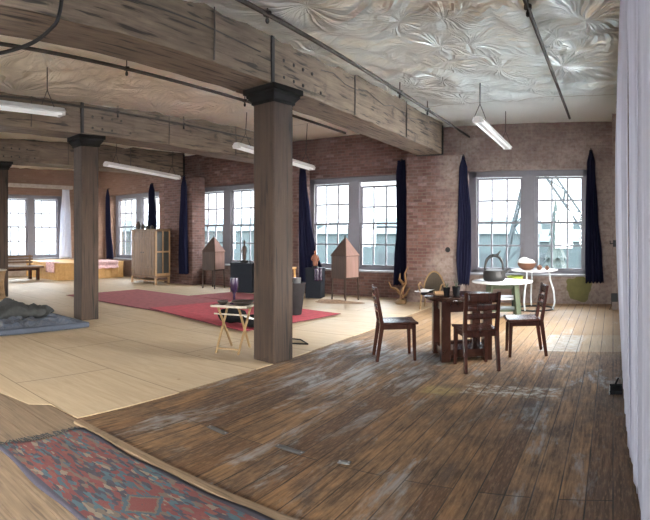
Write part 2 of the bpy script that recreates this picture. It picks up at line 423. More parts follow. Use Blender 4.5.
def foil_z(x, y):
    base = 3.95 + .21*max(0, min(1, (y-5.5)/6.4))
    amp = 1.0 if y < 9.4 else max(.15, 1-(y-9.4)/.8)
    if x < -3.9: amp *= .75
    v = Vector((x, y, 0))
    w = noise.noise_vector(v*.9)*.45
    q = v + w
    f = abs(noise.noise(q*1.3))*.10 + abs(noise.noise(Vector((q.x*3.1+5, q.y*1.6, 2))))*.055 + abs(noise.noise(Vector((q.x*4.2, q.y*6.0+3, 7))))*.03
    # folds that fan out from the tie points where the sheet is stapled up
    for cx, cy, r in ((-1.3,5.2,2.2),(-2.9,7.2,1.6),(-.3,4.0,1.6),(-6.2,4.5,1.8),(-7.3,7.4,1.6),(-10.5,5.0,1.8),(-2.6,3.6,1.5)):
        dx, dy = x-cx, y-cy; d = math.hypot(dx, dy)
        if .05 < d < r:
            a = math.atan2(dy, dx)
            f += .05*(1-d/r)*math.sin(a*9+cx*3)*min(1, d/.3)
    return base - (f-.08)*amp
nx, ny = 200, 180
struct(MB().grid(lambda u, v: (XL-.2+u*(XR-XL+.4), YB-.2+v*(YF-YB+.35), foil_z(XL-.2+u*(XR-XL+.4), YB-.2+v*(YF-YB+.35))), nx, ny).build('ceiling', M['foil']))
struct(MB().box(XL-.4, XR+.4, YB-.4, YF+.7, 4.32, 4.5).build('ceiling_deck', M['beam']))

def wall(name, axis, a0, a1, b0, b1, z1, openings, mat):
    mb = MB()
    def bx(s0, s1, z0, zz):
        if s1-s0 < 1e-4 or zz-z0 < 1e-4: return
        if axis == 'x': mb.box(s0, s1, b0, b1, z0, zz)
        else: mb.box(b0, b1, s0, s1, z0, zz)
    cur = a0
    for (s0, s1, z0, zt) in sorted(openings):
        bx(cur, s0, 0, z1); bx(s0, s1, 0, z0); bx(s0, s1, zt, z1); cur = s1
    bx(cur, a1, 0, z1)
    return struct(mb.build(name, mat))
WZ0, WZ1 = .66, 3.10
back_w = [(-3.36,-.60),(-7.92,-5.20),(-12.37,-9.67),(-16.78,-14.08)]
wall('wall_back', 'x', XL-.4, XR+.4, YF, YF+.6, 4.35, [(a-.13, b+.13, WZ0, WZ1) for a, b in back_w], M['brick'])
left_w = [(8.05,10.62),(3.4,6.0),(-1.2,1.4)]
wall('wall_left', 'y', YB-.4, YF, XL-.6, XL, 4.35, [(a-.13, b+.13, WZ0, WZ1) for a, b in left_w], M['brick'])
rear_w = [(-3.4,-.7),(-16.8,-14.1)]
wall('wall_rear', 'x', XL-.4, XR+.4, YB-.6, YB, 4.35, [(a-.13, b+.13, WZ0, WZ1) for a, b in rear_w], M['rearwall'])
right_w = [(6.7,9.4),(-2.3,.4)]
wall('wall_right', 'y', YB-.4, YF, XR, XR+.5, 4.35, [(a-.13, b+.13, WZ0, WZ1) for a, b in right_w], M['brick'])
# brick piers that carry the beams
pier = MB()
for c in (-4.08, -8.45, -12.4):
    pier.box(c-.66, c+.66, 11.55, YF+.01, 0, 3.40)
pier.box(-17.99, -17.2, 11.75, YF+.01, 0, 3.4)
pier.box(-.02, XR+.01, 11.2, YF+.01, 0, 4.2)
struct(pier.build('wall_back_piers', M['brick']))
# rough plank that runs along the head of the right-hand wall
hd = MB()
for k in range(16):
    y = 3.0 + k*.58
    hd.box(.075 + random.uniform(-.02,.02) - .0*k, XR, y, y+.585, 3.58+random.uniform(-.04,.04), 4.1)
struct(hd.build('trim_2', M['beam']))
struct(MB().box(-17.99, -17.86, 7.7, 11.0, 3.36, 3.50).build('trim_3', M['plaster'], bevel=.01))
struct(MB().box(-17.99, -17.93, 7.2, 11.7, .02, .62).build('trim_4', M['plaster']))

# windows: two double-hung sashes of three by four panes each side of a broad mullion
def window(n, W, drop=0.0):
    root = bpy.data.objects.new('window_%d' % n, None); col.objects.link(root); struct(root)
    z0, z1 = .70, 3.0; m = .14
    fr = MB()
    fr.box(-W/2-.1, -W/2+.10, -.05, .07, z0-.05, z1+.10); fr.box(W/2-.10, W/2+.1, -.05, .07, z0-.05, z1+.10)
    fr.box(-W/2, W/2, -.05, .07, z1-.04, z1+.10); fr.box(-m, m, -.06, .07, z0, z1); fr.box(-W/2, W/2, -.05, .07, z0-.05, z0+.05)
    fr.box(-m-.03, -m, -.03, .05, z0, z1); fr.box(m, m+.03, -.03, .05, z0, z1)
    fr.build('window_frame', M['wframe'], root, bevel=.006)
    MB().box(-W/2-.12, W/2+.12, -.34, -.02, z0-.075, z0-.03).build('window_sill', M['sill'], root, bevel=.006)
    for k, (x0, x1) in enumerate(((-W/2+.10, -m-.03), (m+.03, W/2-.10))):
        zm = (z0+z1)/2+.02
        for (a, b, dy, dz) in ((zm-.025, z1-.05, .035, -drop if k else 0), (z0+.05, zm+.025, -.005, 0)):
            a += dz; b += dz
            s = MB(); r = .045
            s.box(x0, x0+r, dy-.02, dy+.02, a, b); s.box(x1-r, x1, dy-.02, dy+.02, a, b)
            s.box(x0+r, x1-r, dy-.02, dy+.02, a, a+r); s.box(x0+r, x1-r, dy-.02, dy+.02, b-r, b)
            for i in (1, 2):
                xx = x0 + (x1-x0)*i/3; s.box(xx-.018, xx+.018, dy-.014, dy+.014, a+r, b-r)
            zz = (a+b)/2; s.box(x0+r, x1-r, dy-.013, dy+.013, zz-.018, zz+.018)
            so = s.build('sash', M['wframe'], root)
            MB().box(x0+r*.5, x1-r*.5, dy-.002, dy+.002, a+r*.5, b-r*.5).build('pane', M['glass'], so)
    return root
def portal(loc, rot, w, h):
    l = bpy.data.lights.new('window_portal', 'AREA'); l.shape = 'RECTANGLE'; l.size = w; l.size_y = h
    l.cycles.is_portal = True
    o = bpy.data.objects.new('window_portal', l); col.objects.link(o); o.location = loc; o.rotation_euler = rot; o['kind'] = 'helper'
wn = 0
for a, b in back_w:
    wn += 1; o = window(wn, b-a, .09 if wn == 2 else 0); o.location = ((a+b)/2, YF+.32, 0)
    portal(((a+b)/2, YF+.64, 1.87), (-PI/2, 0, 0), b-a+.2, 2.5)
for a, b in left_w:
    wn += 1; o = window(wn, b-a); o.location = (XL-.32, (a+b)/2, 0); o.rotation_euler.z = PI/2
    portal((XL-.64, (a+b)/2, 1.87), (PI/2, 0, -PI/2), b-a+.2, 2.5)
for a, b in rear_w:
    wn += 1; o = window(wn, b-a); o.location = ((a+b)/2, YB-.32, 0); o.rotation_euler.z = PI
    portal(((a+b)/2, YB-.64, 1.87), (PI/2, 0, 0), b-a+.2, 2.5)
for a, b in right_w:
    wn += 1; o = window(wn, b-a); o.location = (XR+.32, (a+b)/2, 0); o.rotation_euler.z = -PI/2
    portal((XR+.55, (a+b)/2, 1.87), (PI/2, 0, PI/2), b-a+.2, 2.5)

# ------------------------------------------------------------------ timber frame
def post(x, y, label):
    r = thing('timber_post', label, 'column', (x, y, 0), -.12, 'square timber posts')
    s = MB(); h = .18
    s.prism([(-h,-h),(h,-h),(h,h),(-h,h)], .0, 3.24)
    s.build('shaft', M['post'], r, bevel=.022)
    k = MB()
    prof = [(.185,3.225),(.20,3.235),(.20,3.265),(.245,3.32),(.25,3.355),(.275,3.36),(.275,3.425)]
    for (a, z), (b, zz) in zip(prof, prof[1:]):
        vs = [(-a,-a,z),(a,-a,z),(a,a,z),(-a,a,z),(-b,-b,zz),(b,-b,zz),(b,b,zz),(-b,b,zz)]
        k.add(vs, [(0,1,5,4),(1,2,6,5),(2,3,7,6),(3,0,4,7)])
    k.add([(-.27,-.27,3.425),(.27,-.27,3.425),(.27,.27,3.425),(-.27,.27,3.425)], [(0,1,2,3)])
    k.build('capital', M['cap'], r, bevel=.012)
post(-4.03, 5.40, 'nearest square timber post, standing at the plywood edge beside the tray table')
post(-8.38, 5.45, 'square timber post standing at the corner of the blue mattress')
post(-12.42, 5.45, 'farthest square timber post, cut by the left edge of the picture')

def beam(x0, x1, label, joint):
    r = thing('ceiling_beam', label, 'beam', ((x0+x1)/2, 0, 3.43), 0, 'parallel ceiling beams')
    w = (x1-x0)/2
    def seg(y0, y1, dw, dz):
        b = MB(); n = 26
        for j in range(n):
            a = y0+(y1-y0)*j/n; c = y0+(y1-y0)*(j+1)/n
            b.box(-w-dw, w+dw, a, c, dz, .72)
        b = MB()
        def fn(u, v):
            y = y0+(y1-y0)*v
            k = int(round(u*8)) % 8
            px = [-1,-.98,.98,1,1,.98,-.98,-1][k]; pz = [.03,0,0,.03,.74,.77,.77,.74][k]
            j = noise.noise(Vector((px*2+x0, y*2.3, pz*5)))*.012
            return (px*(w+dw)+j, y, pz+dz+j)
        b.grid(fn, 8, 60, False)
        b.prism([(-w-dw,y1-.004),(w+dw,y1-.004),(w+dw,y1),(-w-dw,y1)], dz, .76)
        b.prism([(-w-dw,y0),(w+dw,y0),(w+dw,y0+.004),(-w-dw,y0+.004)], dz, .76)
        return b
    seg(YB+.02, joint-.02, 0, 0).build('timber', M['beam'], r)
    tm = seg(joint+.02, 11.56, .012, .004).build('timber', M['beam'], r)
    MB().box(-w-.02, w+.02, joint-.03, joint+.03, .01, .6).build('joint_strap', M['iron'], r, bevel=.004)
    for i in range(5):
        for j, z in enumerate((.12, .30)):
            if (i+j) % 2 and i > 2: continue
            y = joint + .22 + i*.22
            MB().lathe([(.024,0),(.024,.012),(.016,.02)], (0,0,0), 8).build('bolt', M['bolt'], tm, (w+.006, y, z+.03*((i*3+j)%3))).rotation_euler.y = PI/2
    MB().box(-w-.03, w+.03, 11.50, 11.56, -.012, .66).build('end_hanger', M['iron'], r, bevel=.004)
    for y in (joint-1.05, joint+2.1, joint+4.2):
        c = MB(); c.tube([(w+.02, y, .72), (w+.022, y+.01, .35), (w+.02, y, .015)], .010, 6); c.build('conduit', M['pipe'], r)
    cl = MB(); yy = [joint+1.1+.35*i for i in range(14)]
    cl.tube([(w+.018, y, .44+.05*math.sin(i*1.9)) for i, y in enumerate(yy)], .007, 6); cl.build('cable', M['pipe'], r)
    cl = MB(); yy = [YB+.5+.5*i for i in range(19)]
    cl.tube([(w+.015, y, .33+.02*math.sin(i*1.3)) for i, y in enumerate(yy) if y < joint-.1], .008, 6); cl.build('cable', M['pipe'], r)
beam(-4.45, -3.86, 'nearest heavy ceiling beam, running over the nearest post to the pier beside the right window', 5.15)
beam(-8.70, -8.13, 'middle heavy ceiling beam, running over the post by the blue mattress', 5.2)
beam(-12.75, -12.12, 'farthest heavy ceiling beam, behind the long lamp on the left', 5.2)

# pipes under the ceiling
def pipe_run(x, y0, y1, z, r, label, heads):
    p = thing('sprinkler_pipe', label, 'pipe', (x, 0, z), 0, 'pipes under the ceiling')
    MB().tube([(0,y0,0),(0,(y0+y1)/2,-.005),(0,y1,0)], r, 10).build('pipe', M['pipe'], p); pp_ = p.children[0]
    for y in heads:
        MB().tube([(0,y,r*.5),(0,y,.16)], .008, 6).build('hanger', M['pipe'], p)
        k = MB(); k.lathe([(r*1.7,-.02),(r*1.7,.02)], (0,0,0), 10)
        k.lathe([(.012,-.09),(.02,-.075),(.02,-.05),(.012,-.03),(.012,0)], (0,0,-.01), 8)
        k.build('sprinkler_head', M['iron'], pp_, (0, y, 0))
pipe_run(-3.36, YB+.02, 12.09, 3.90, .026, 'dark pipe just right of the nearest beam, reaching the window wall', (4.4, 7.9, 9.2))
pipe_run(-.86, YB+.02, 10.5, 3.90, .024, 'short dark pipe under the silver ceiling near the right window', (5.3,))
pipe_run(-5.75, YB+.02, 10.4, 3.86, .024, 'dark pipe between the nearest beam and the middle beam', (2.0, 4.4, 6.9))
pipe_run(-7.98, YB+.02, 9.8, 3.88, .020, 'thin dark pipe hugging the middle beam', (3.4, 5.9, 7.6))
hose = thing('looped_cable', 'thick dark cable looping under the nearest beam at the upper left corner', 'cable', (-4.0, 2.1, 3.4))
pts = [(.22,.12,.52),(.215,.13,.25),(.20,.10,0),(.12,.06,-.09),(-.15,.03,-.12),(-.55,-.03,-.08),(-.95,-.05,.02),(-1.35,-.02,.20),(-1.72,0,.45)]
cr = []
for i in range(len(pts)-1):
    p0, p1, p2, p3 = [Vector(pts[max(0,min(len(pts)-1,i+k))]) for k in (-1,0,1,2)]
    for s in range(5):
        u = s/5; cr.append(.5*((2*p1)+(p2-p0)*u+(2*p0-5*p1+4*p2-p3)*u*u+(-p0+3*p1-3*p2+p3)*u**3))
MB().tube(cr, .018, 8).build('cable', M['iron'], hose)
MB().lathe([(.04,-.04),(.045,0),(.04,.05)], (0,0,0), 10).build('clamp', M['iron'], hose, (-1.70, 0, .42))

# lamps hung on chains
def lamp(p, q, label, chains, tubes=True):
    p = Vector(p); q = Vector(q); d = q-p; L = d.length
    r = thing('fluorescent_lamp', label, 'lamp', p, math.atan2(-d.x, d.y), 'hanging tube lamps')
    r.rotation_euler.x = math.asin(d.z/L); r.rotation_mode = 'XYZ'
    h = MB()
    h.add([(-.05,0,.07),(.05,0,.07),(.11,0,0),(-.11,0,0),(-.05,L,.07),(.05,L,.07),(.11,L,0),(-.11,L,0)],
          [(0,1,5,4),(1,2,6,5),(3,0,4,7),(0,3,2,1),(4,5,6,7),(2,3,7,6)])
    ho = h.build('housing', M['lamp'], r, bevel=.006)
    for x in (-.055, .055):
        MB().tube([(x,.03,-.022),(x,L-.03,-.022)], .019, 10).build('tube', M['tube'], ho)
    for e in (0.0, L-.05):
        MB().box(-.085, .085, e, e+.05, -.04, .0).build('end_cap', M['lamp'], ho, bevel=.004)
    top = Matrix.Rotation(r.rotation_euler.z, 4, 'Z') @ Matrix.Rotation(r.rotation_euler.x, 4, 'X')
    for y in chains:
        zc = foil_z(*(p + d*(y/L)).xy) - (p.z + d.z*y/L) - .035
        c = MB(); c.tube([(0,y,zc),(0,y,.30)], .008, 6); c.tube([(-.0,y,.30),(-.09,y-.06,.05)], .006, 6); c.tube([(0,y,.30),(.09,y+.06,.05)], .006, 6)
        c.build('chain', M['iron'], r)
lamp((-6.45,1.35,3.30), (-6.45,3.80,3.30), 'white tube lamp hanging at the left edge of the picture before the middle beam', (.3,2.2))
lamp((-10.68,7.5,3.32), (-10.54,9.85,3.12), 'cream tube lamp hanging above the wooden cabinet, against the farthest beam', (.3,2.1))
lamp((-6.60,7.65,3.28), (-6.44,10.1,3.08), 'tube lamp half hidden behind the nearest timber post', (.25,2.2))
lamp((-2.14,8.2,3.42), (-2.16,10.7,3.38), 'white tube lamp hanging before the right window', (.15,2.3))

# ------------------------------------------------------------------ curtains
def drape(name, label, z0, z1, prof, u=(1,0), nrm=(0,1), mat='navy', folds=5, amp=.05, group='navy curtains beside the windows', hook=True, solid=.006):
    """prof: list of (t, cx, cy, halfwidth) from the top (t=0) to the hem (t=1)."""
    t0 = prof[0]
    r = thing(name, label, 'curtain', (t0[1], t0[2], z0), 0, group)
    ph = random.uniform(0, 6)
    def at(t):
        for a, b in zip(prof, prof[1:]):
            if t <= b[0]+1e-9:
                k = (t-a[0])/(b[0]-a[0]); k = k*k*(3-2*k)
                return [a[i]+(b[i]-a[i])*k for i in range(1, 4)]
        return prof[-1][1:]
    def fn(s, t):
        cx, cy, w = at(t); q = 2*s-1
        a = amp*min(1, .25+1.6*t) * (.8+.3*math.sin(3*t+ph))
        f = a*math.sin(q*folds*PI+ph+.7*math.sin(2.5*t+ph)) + .35*a*math.sin(q*folds*2.3*PI+1.7*ph)
        x = cx+u[0]*w*q+nrm[0]*f; y = cy+u[1]*w*q+nrm[1]*f
        z = z1+(z0-z1)*t + (.02*math.sin(q*folds*PI+ph) if t > .98 else 0)
        return (x-t0[1], y-t0[2], z-z0)
    MB().grid(fn, 56, 36).build('cloth', M[mat], r, solid=solid)
    if hook:
        b = MB(); b.tube([(0, .10 if nrm == (0,1) else 0, z1-z0+.02), (0,0,z1-z0+.03), (0,-.02,z1-z0-.03)], .012, 8)
        b.build('hook', M['iron'], r)
    return r
YC = 12.0
drape('navy_curtain', 'narrow navy curtain at the left side of the window behind the round green table', .46, 3.36,
      [(0,-3.34,11.5,.03),(.10,-3.34,11.5,.10),(.5,-3.31,11.5,.16),(.8,-3.33,11.5,.18),(1,-3.34,11.5,.14)])
drape('navy_curtain', 'navy curtain at the far right, right side of the window behind the green table', .50, 3.50,
      [(0,-.50,YC,.03),(.1,-.50,YC,.09),(.5,-.48,YC,.14),(.8,-.44,YC,.19),(1,-.42,YC,.20)])
drape('navy_curtain', 'navy curtain beside the brick pier, right of the window with the lowered sash', .36, 3.40,
      [(0,-5.04,11.93,.10),(.12,-5.05,11.93,.13),(.5,-5.01,11.93,.16),(.8,-5.05,11.93,.19),(1,-5.06,11.93,.20)])
drape('navy_curtain', 'broad navy curtain sweeping down to the dark pedestal with the orange figure', .30, 3.32,
      [(0,-7.60,11.48,.08),(.1,-7.60,11.48,.11),(.4,-7.54,11.48,.16),(.7,-7.46,11.48,.24),(.85,-7.36,11.48,.34),(1,-7.34,11.48,.36)], amp=.06)
drape('navy_curtain', 'navy curtain hanging between the wooden cabinet and the left window', .36, 3.42,
      [(0,-12.03,11.46,.05),(.12,-12.03,11.45,.13),(.5,-12.05,11.45,.15),(.85,-12.05,11.45,.19),(1,-12.03,11.45,.19)])
drape('navy_curtain', 'navy curtain behind the wooden cabinet, right side of the farthest back window', .5, 3.36,
      [(0,-14.25,YC,.07),(.1,-14.25,YC,.16),(.5,-14.22,YC,.2),(1,-14.2,YC,.2)])
drape('navy_curtain', 'navy curtain next to the farther post, left side of the farthest back window', .66, 3.30,
      [(0,-16.45,11.68,.05),(.12,-16.45,11.68,.14),(.5,-16.42,11.68,.16),(1,-16.30,11.68,.22)])
drape('white_curtain', 'thin white curtain beside the far left window above the wooden platform', .66, 3.34,
      [(0,-17.84,10.65,.16),(.4,-17.80,10.62,.22),(1,-17.78,10.60,.27)], (0,1), (1,0), 'white_sheer', 5, .05, None, False)
# three pale panels along the right-hand wall, one behind the other
def panel(name, label, y0, y1, z0, xf, seed, folds, k):
    r = thing(name, label, 'curtain', (.15, (y0+y1)/2, z0), 0, 'long pale curtains on the right wall')
    def fn(s, t):
        y = y0+(y1-y0)*s; z = 3.62+(z0-3.62)*t
        a = .018+.012*math.sin(seed+2*t)
        f = a*math.sin(s*folds*2*PI+seed+.8*math.sin(2*t+seed)) + .4*a*math.sin(s*folds*5.1*PI+2*seed)
        x = xf(s, t)+f*k(s)
        return (x-.15, y-(y0+y1)/2, z-z0)
    MB().grid(fn, 110, 40).build('cloth', M['sheer'], r, solid=.004)
    MB().tube([(xf(0,0)-.15, (y0-y1)/2, 3.64-z0), (xf(0,0)-.15, (y1-y0)/2, 3.64-z0)], .012, 8).build('rod', M['iron'], r)
panel('pale_curtain', 'farthest pale lilac curtain panel on the right wall, its hem above the black dustpan', 3.72, 6.3, .03,
      lambda s, t: .112 - .064*math.sin(PI*min(1, (t+.15)/1.12))*min(1, .25+s*4) + .006*t, 1.0, 7, lambda s: .6*min(1, .1+s*6))
panel('pale_curtain', 'middle pale lilac curtain panel on the right wall, its hem just off the floor boards', 3.22, 3.97, .02,
      lambda s, t: .146-.026*s, 2.2, 2, lambda s: .9*min(1, (1-s)*2.5, .2+s*4))
panel('pale_curtain', 'nearest pale lilac curtain panel, filling the right edge of the picture', 1.2, 3.42, .02,
      lambda s, t: .160-.004*s, 3.1, 6, lambda s: min(1, .05+(1-s)*3))

# ------------------------------------------------------------------ rugs
def rug(name, label, pts, z, mat, border=.05, h=.012, edge='rugedge', group=None):
    c = (sum(p[0] for p in pts)/len(pts), sum(p[1] for p in pts)/len(pts))
    r = thing(name, label, 'rug', (c[0], c[1], z), 0, group)
    def grow(k): return [((x-c[0])*k, (y-c[1])*k) for x, y in pts]
    MB().prism(grow(1), 0, h*.8).build('binding', M[edge], r)
    MB().prism(grow(.985), h*.8, h).build('pile', M[mat], r)
    return r
rug('red_carpet', 'faded dark red carpet lying nearest the wooden cabinet', [(-11.8,9.42),(-11.75,7.02),(-8.05,7.08),(-8.1,9.40)], .018, 'darkrug', group='red carpets')
rug('red_carpet', 'dull red carpet reaching the dark pedestal by the left window', [(-9.70,9.44),(-7.35,9.5),(-7.4,10.84),(-9.5,10.86)], .018, 'darkrug', group='red carpets')
rug('red_carpet', 'bright red carpet behind the nearest post, on top of the faded ones', [(-8.62,7.18),(-5.45,6.52),(-5.10,9.05),(-8.22,9.6)], .031, 'redrug', group='red carpets')
k = thing('kilim_runner', 'worn red and blue patterned kilim runner in the lower left corner', 'rug', (-2.1, 1.945, .011))
def kf(u, v):
    x = -1.5+3.1*u; y = -.385+.77*v
    return (x - (.04*math.sin(v*9) if u < .01 else 0), y+.012*math.sin(x*3+1)+.008*math.sin(x*9), .014+.006*math.sin(x*7+y*5)*math.sin(y*9))
MB().grid(kf, 90, 24).build('weave', M['kilim'], k, solid=.008)
fr = MB()
for i in range(34):
    y = -.37+.74*i/33
    fr.tube([(-1.5,y,.012),(-1.56,y+random.uniform(-.015,.015),.006),(-1.60,y+random.uniform(-.03,.03),.004)], .004, 5)
fr.build('fringe', M['greycloth'], k)['kind'] = 'stuff'

# ------------------------------------------------------------------ dining set
def dining_chair():
    r = thing('dining_chair', 'dark wooden chair', 'chair', group='dark wooden dining chairs')
    def sf(u, v):
        x = (u-.5)*(.43+.03*v); y = -.21+.47*v
        return (x, y, .475-.018*(1-(2*u-1)**2)*(1-(1.6*v-.8)**2*.6))
    s = MB().grid(sf, 12, 12); s.build('seat', M['chairwood'], r, solid=.028, bevel=.005)
    a = MB(); a.box(-.19,.19,.19,.21,.40,.455); a.box(-.19,.19,-.20,-.18,.40,.455); a.box(-.20,-.18,-.19,.20,.40,.455); a.box(.18,.20,-.19,.20,.40,.455)
    a.build('apron', M['chairwood'], r)
    for sx in (-1, 1):
        MB().bar((sx*.19,.205,.455),(sx*.20,.22,0),.052,.052,w2=.036,h2=.036,up=(0,1,0)).build('leg', M['chairwood'], r, bevel=.004)
        b = MB(); b.bar((sx*.195,-.195,.46),(sx*.20,-.26,0),.050,.054,w2=.038,h2=.040,up=(0,1,0)); b.build('leg', M['chairwood'], r, bevel=.004)
        b = MB(); b.bar((sx*.195,-.193,.44),(sx*.20,-.275,.93),.048,.050,w2=.042,h2=.034,up=(0,1,0)); b.build('back_post', M['chairwood'], r, bevel=.006)
    for z, h in ((.862,.11),(.748,.068),(.648,.066)):
        y = -.193-.082*(z-.44)/.49
        def bf(u, v, z=z, h=h, y=y): return ((u-.5)*.385, y-.022*(1-(2*u-1)**2), z-h/2+h*v)
        MB().grid(bf, 10, 3).build('back_slat', M['chairwood'], r, solid=.018)
    return r
ch = dining_chair()
ch.location = (-2.74, 6.29, .0); ch.rotation_euler.z = -1.01; ch['label'] = 'dark wooden chair left of the round table, seen from its side'
c2 = copy_tree(ch); c2.location = (-1.63, 6.155, 0); c2.rotation_euler.z = .56; c2['label'] = 'dark wooden chair nearest the camera, its slatted back hiding part of the round table'
c3 = copy_tree(ch); c3.location = (-1.18, 7.0, 0); c3.rotation_euler.z = 1.88; c3['label'] = 'dark wooden chair right of the round table, facing left'
tb = thing('dining_table', 'round dark wooden dining table among the three chairs', 'table', (-1.97, 6.68, 0), .53)
MB().lathe([(.44,.755),(.475,.76),(.485,.775),(.485,.79),(.475,.80),(.0,.80)], (0,0,0), 48).build('tabletop', M['tablewood'], tb)
ap = MB(); s = .27
for (x0,x1,y0,y1) in ((-s,s,-s-.02,-s+.02),(-s,s,s-.02,s+.02),(-s-.02,-s+.02,-s,s),(s-.02,s+.02,-s,s)): ap.box(x0,x1,y0,y1,.62,.755)
ap.build('apron', M['tablewood'], tb)
for sx in (-1,1):
    for sy in (-1,1):
        MB().box(sx*s-.06, sx*s+.06, sy*s-.055, sy*s+.055, 0, .757).build('leg', M['tablewood'], tb, bevel=.008)
pl = MB(); pl.box(-s,s,-s-.035,-s+.035,.05,.15); pl.box(-s,s,s-.035,s+.035,.05,.15); pl.box(-s-.03,-s+.03,-s,s,.05,.15); pl.box(s-.03,s+.03,-s,s,.05,.15); pl.box(-s,s,-s,s,.10,.125)
pl.build('base_frame', M['tablewood'], tb, bevel=.005)
for (x, y, rr, h, lb) in ((-2.11,6.50,.045,.11,'short dark pot on the round dining table, left of the taller one'),(-1.99,6.53,.052,.125,'taller dark pot on the round dining table, right of the shorter one')):
    p = thing('plant_pot', lb, 'pot', (x,y,.80), 0, 'dark pots on the dining table')
    MB().lathe([(rr*.75,0),(rr,h*.9),(rr*1.06,h),(rr*.9,h),(rr*.8,h*.8),(.001,h*.75)], (0,0,0), 20).build('pot', M['black'], p)
    g = MB()
    for i in range(5):
        a = i*1.3; g.tube([(0,0,h*.75),(.015*math.cos(a),.015*math.sin(a),h+.03),(.04*math.cos(a),.04*math.sin(a),h+.06+.01*i)], [.004,.004,.001], 5)
    g.build('sprigs', M['green'], p)
bk = thing('wooden_tray', 'small tan tray lying on the left side of the round dining table', 'tray', (-2.27, 6.72, .80), .5)
MB().box(-.085,.085,-.06,.06,0,.008).build('base', M['pine'], bk)
rm = MB(); rm.box(-.085,.085,-.06,-.052,.008,.03); rm.box(-.085,.085,.052,.06,.008,.03); rm.box(-.085,-.077,-.052,.052,.008,.03); rm.box(.077,.085,-.052,.052,.008,.03); rm.build('rim', M['pine'], bk)

# green table with the white top, and what stands on it
gt = thing('round_side_table', 'round white-topped table on sage green board legs behind the dining set', 'table', (-2.12, 10.0, 0), .25)
MB().lathe([(.54,.665),(.585,.672),(.59,.69),(.58,.70),(0,.70)], (0,0,0), 48).build('tabletop', M['whitetop'], gt)
for sx in (-1,1):
    for sy in (-1,1):
        b = MB(); b.bar((sx*.24,sy*.24,.665),(sx*.30,sy*.30,0),.13,.05,up=(sy,sx,0)); b.build('leg', M['green'], gt, bevel=.005)
b = MB(); b.box(-.24,.24,-.26,.26,.36,.39); b.build('shelf', M['whitetop'], gt)
b = MB(); b.box(-.26,.26,-.28,.28,.14,.17); b.build('shelf', M['green'], gt)
b = MB()
for s_ in (-1,1): b.box(-.26,.26,s_*.25-.02,s_*.25+.02,.57,.665); b.box(s_*.25-.02,s_*.25+.02,-.26,.26,.57,.665)
b.build('apron', M['green'], gt)
kt = thing('iron_kettle', 'dark iron pot with tall looped handle and spout on the white round table', 'pot', (-2.26, 9.90, .70), .3)
MB().lathe([(.17,0),(.205,.03),(.215,.11),(.20,.19),(.205,.205),(.19,.21),(.16,.215),(.05,.235),(0,.24)], (0,0,0), 22).build('body', M['iron'], kt)
hd = []
for i in range(15):
    a = PI*i/14; hd.append((-.165*math.cos(a)*(1+.25*math.sin(a)), 0, .19+.30*math.sin(a)))
MB().tube(hd, [.026 if 2<i<12 else .02 for i in range(15)], 8).build('handle', M['iron'], kt)
MB().tube([(.14,0,.14),(.23,0,.18),(.30,0,.22)], [.04,.032,.024], 8).build('spout', M['iron'], kt)
MB().tube([(.02,0,.47),(.08,0,.52),(.13,0,.58)], [.02,.02,.008], 8).build('finial', M['iron'], kt)

# pale table by the sill
wt = thing('glass_table', 'pale round table on a bent tube foot under the right window', 'table', (-1.66, 11.15, 0))
MB().lathe([(.48,.815),(.50,.82),(.50,.84),(.49,.845),(0,.845)], (0,0,0), 44).build('tabletop', M['whitetop'], wt)
MB().tube([(.40*math.cos(2*PI*i/28), .40*math.sin(2*PI*i/28), .02) for i in range(28)], .018, 8, True).build('foot_ring', M['iron'], wt)
for a in (-.2, 1.9, 4.35):
    c, s_ = math.cos(a), math.sin(a)
    MB().tube([(.40*c,.40*s_,.02),(.45*c,.45*s_,.18),(.42*c,.42*s_,.42),(.34*c,.34*s_,.66),(.33*c,.33*s_,.815)], .020, 8).build('leg', M['clear'], wt)
bw = thing('fruit_bowl', 'brown wooden bowl heaped with white cloth on the pale window table', 'bowl', (-1.80, 11.0, .845))
MB().lathe([(.07,0),(.14,.03),(.19,.10),(.205,.15),(.19,.15),(.13,.06),(.0,.04)], (0,0,0), 24).build('basin', M['fruit'], bw)
w_ = MB(); w_.sphere((-.06,0,.16),(.14,.12,.11)); w_.sphere((.06,.03,.14),(.11,.10,.09)); w_.build('cloth', M['paperwhite'], bw)
for (x, y, rr, lb) in ((-1.53,10.96,.06,'round brown pomegranate beside the bowl on the pale window table'),(-1.38,11.02,.05,'small brown fruit farthest right on the pale window table')):
    f = thing('fruit', lb, 'fruit', (x,y,.845), 0, 'loose fruit on the window table')
    MB().sphere((0,0,rr*.9), (rr,rr,rr*.92)).build('flesh', M['fruit'], f)
    MB().tube([(0,0,rr*1.75),(.005,0,rr*2.1)], [.01,.014], 6).build('stem', M['iron'], f)
vs_ = thing('green_dish', 'lime green dish standing on a stool under the pale window table', 'dish', (-2.02, 10.80, .60))
MB().lathe([(.06,0),(.15,.06),(.18,.13),(.168,.13),(.13,.07),(0,.03)], (0,0,0), 28).build('dish', M['limegreen'], vs_)
st = thing('low_stool', 'low dark stool under the lime green dish', 'stool', (-2.02, 10.80, 0))
MB().lathe([(.11,.57),(.12,.575),(.12,.595),(.11,.60),(0,.60)], (0,0,0), 24).build('seat', M['slate'], st)
for i in range(3):
    a = i*2.1+.4; MB().tube([(.07*math.cos(a),.07*math.sin(a),.57),(.085*math.cos(a),.085*math.sin(a),0)], .014, 8).build('leg', M['slate'], st)
sp = thing('paint_splash', 'yellow green paint splash on the brick under the right window', 'paint', (-.78, 12.098, .38))
pp = []
for i in range(26):
    a = 2*PI*i/26; rr = .30*(1+.45*noise.noise(Vector((math.cos(a)*1.6, math.sin(a)*1.6, 3))))
    pp.append((rr*math.cos(a), rr*.9*math.sin(a)))
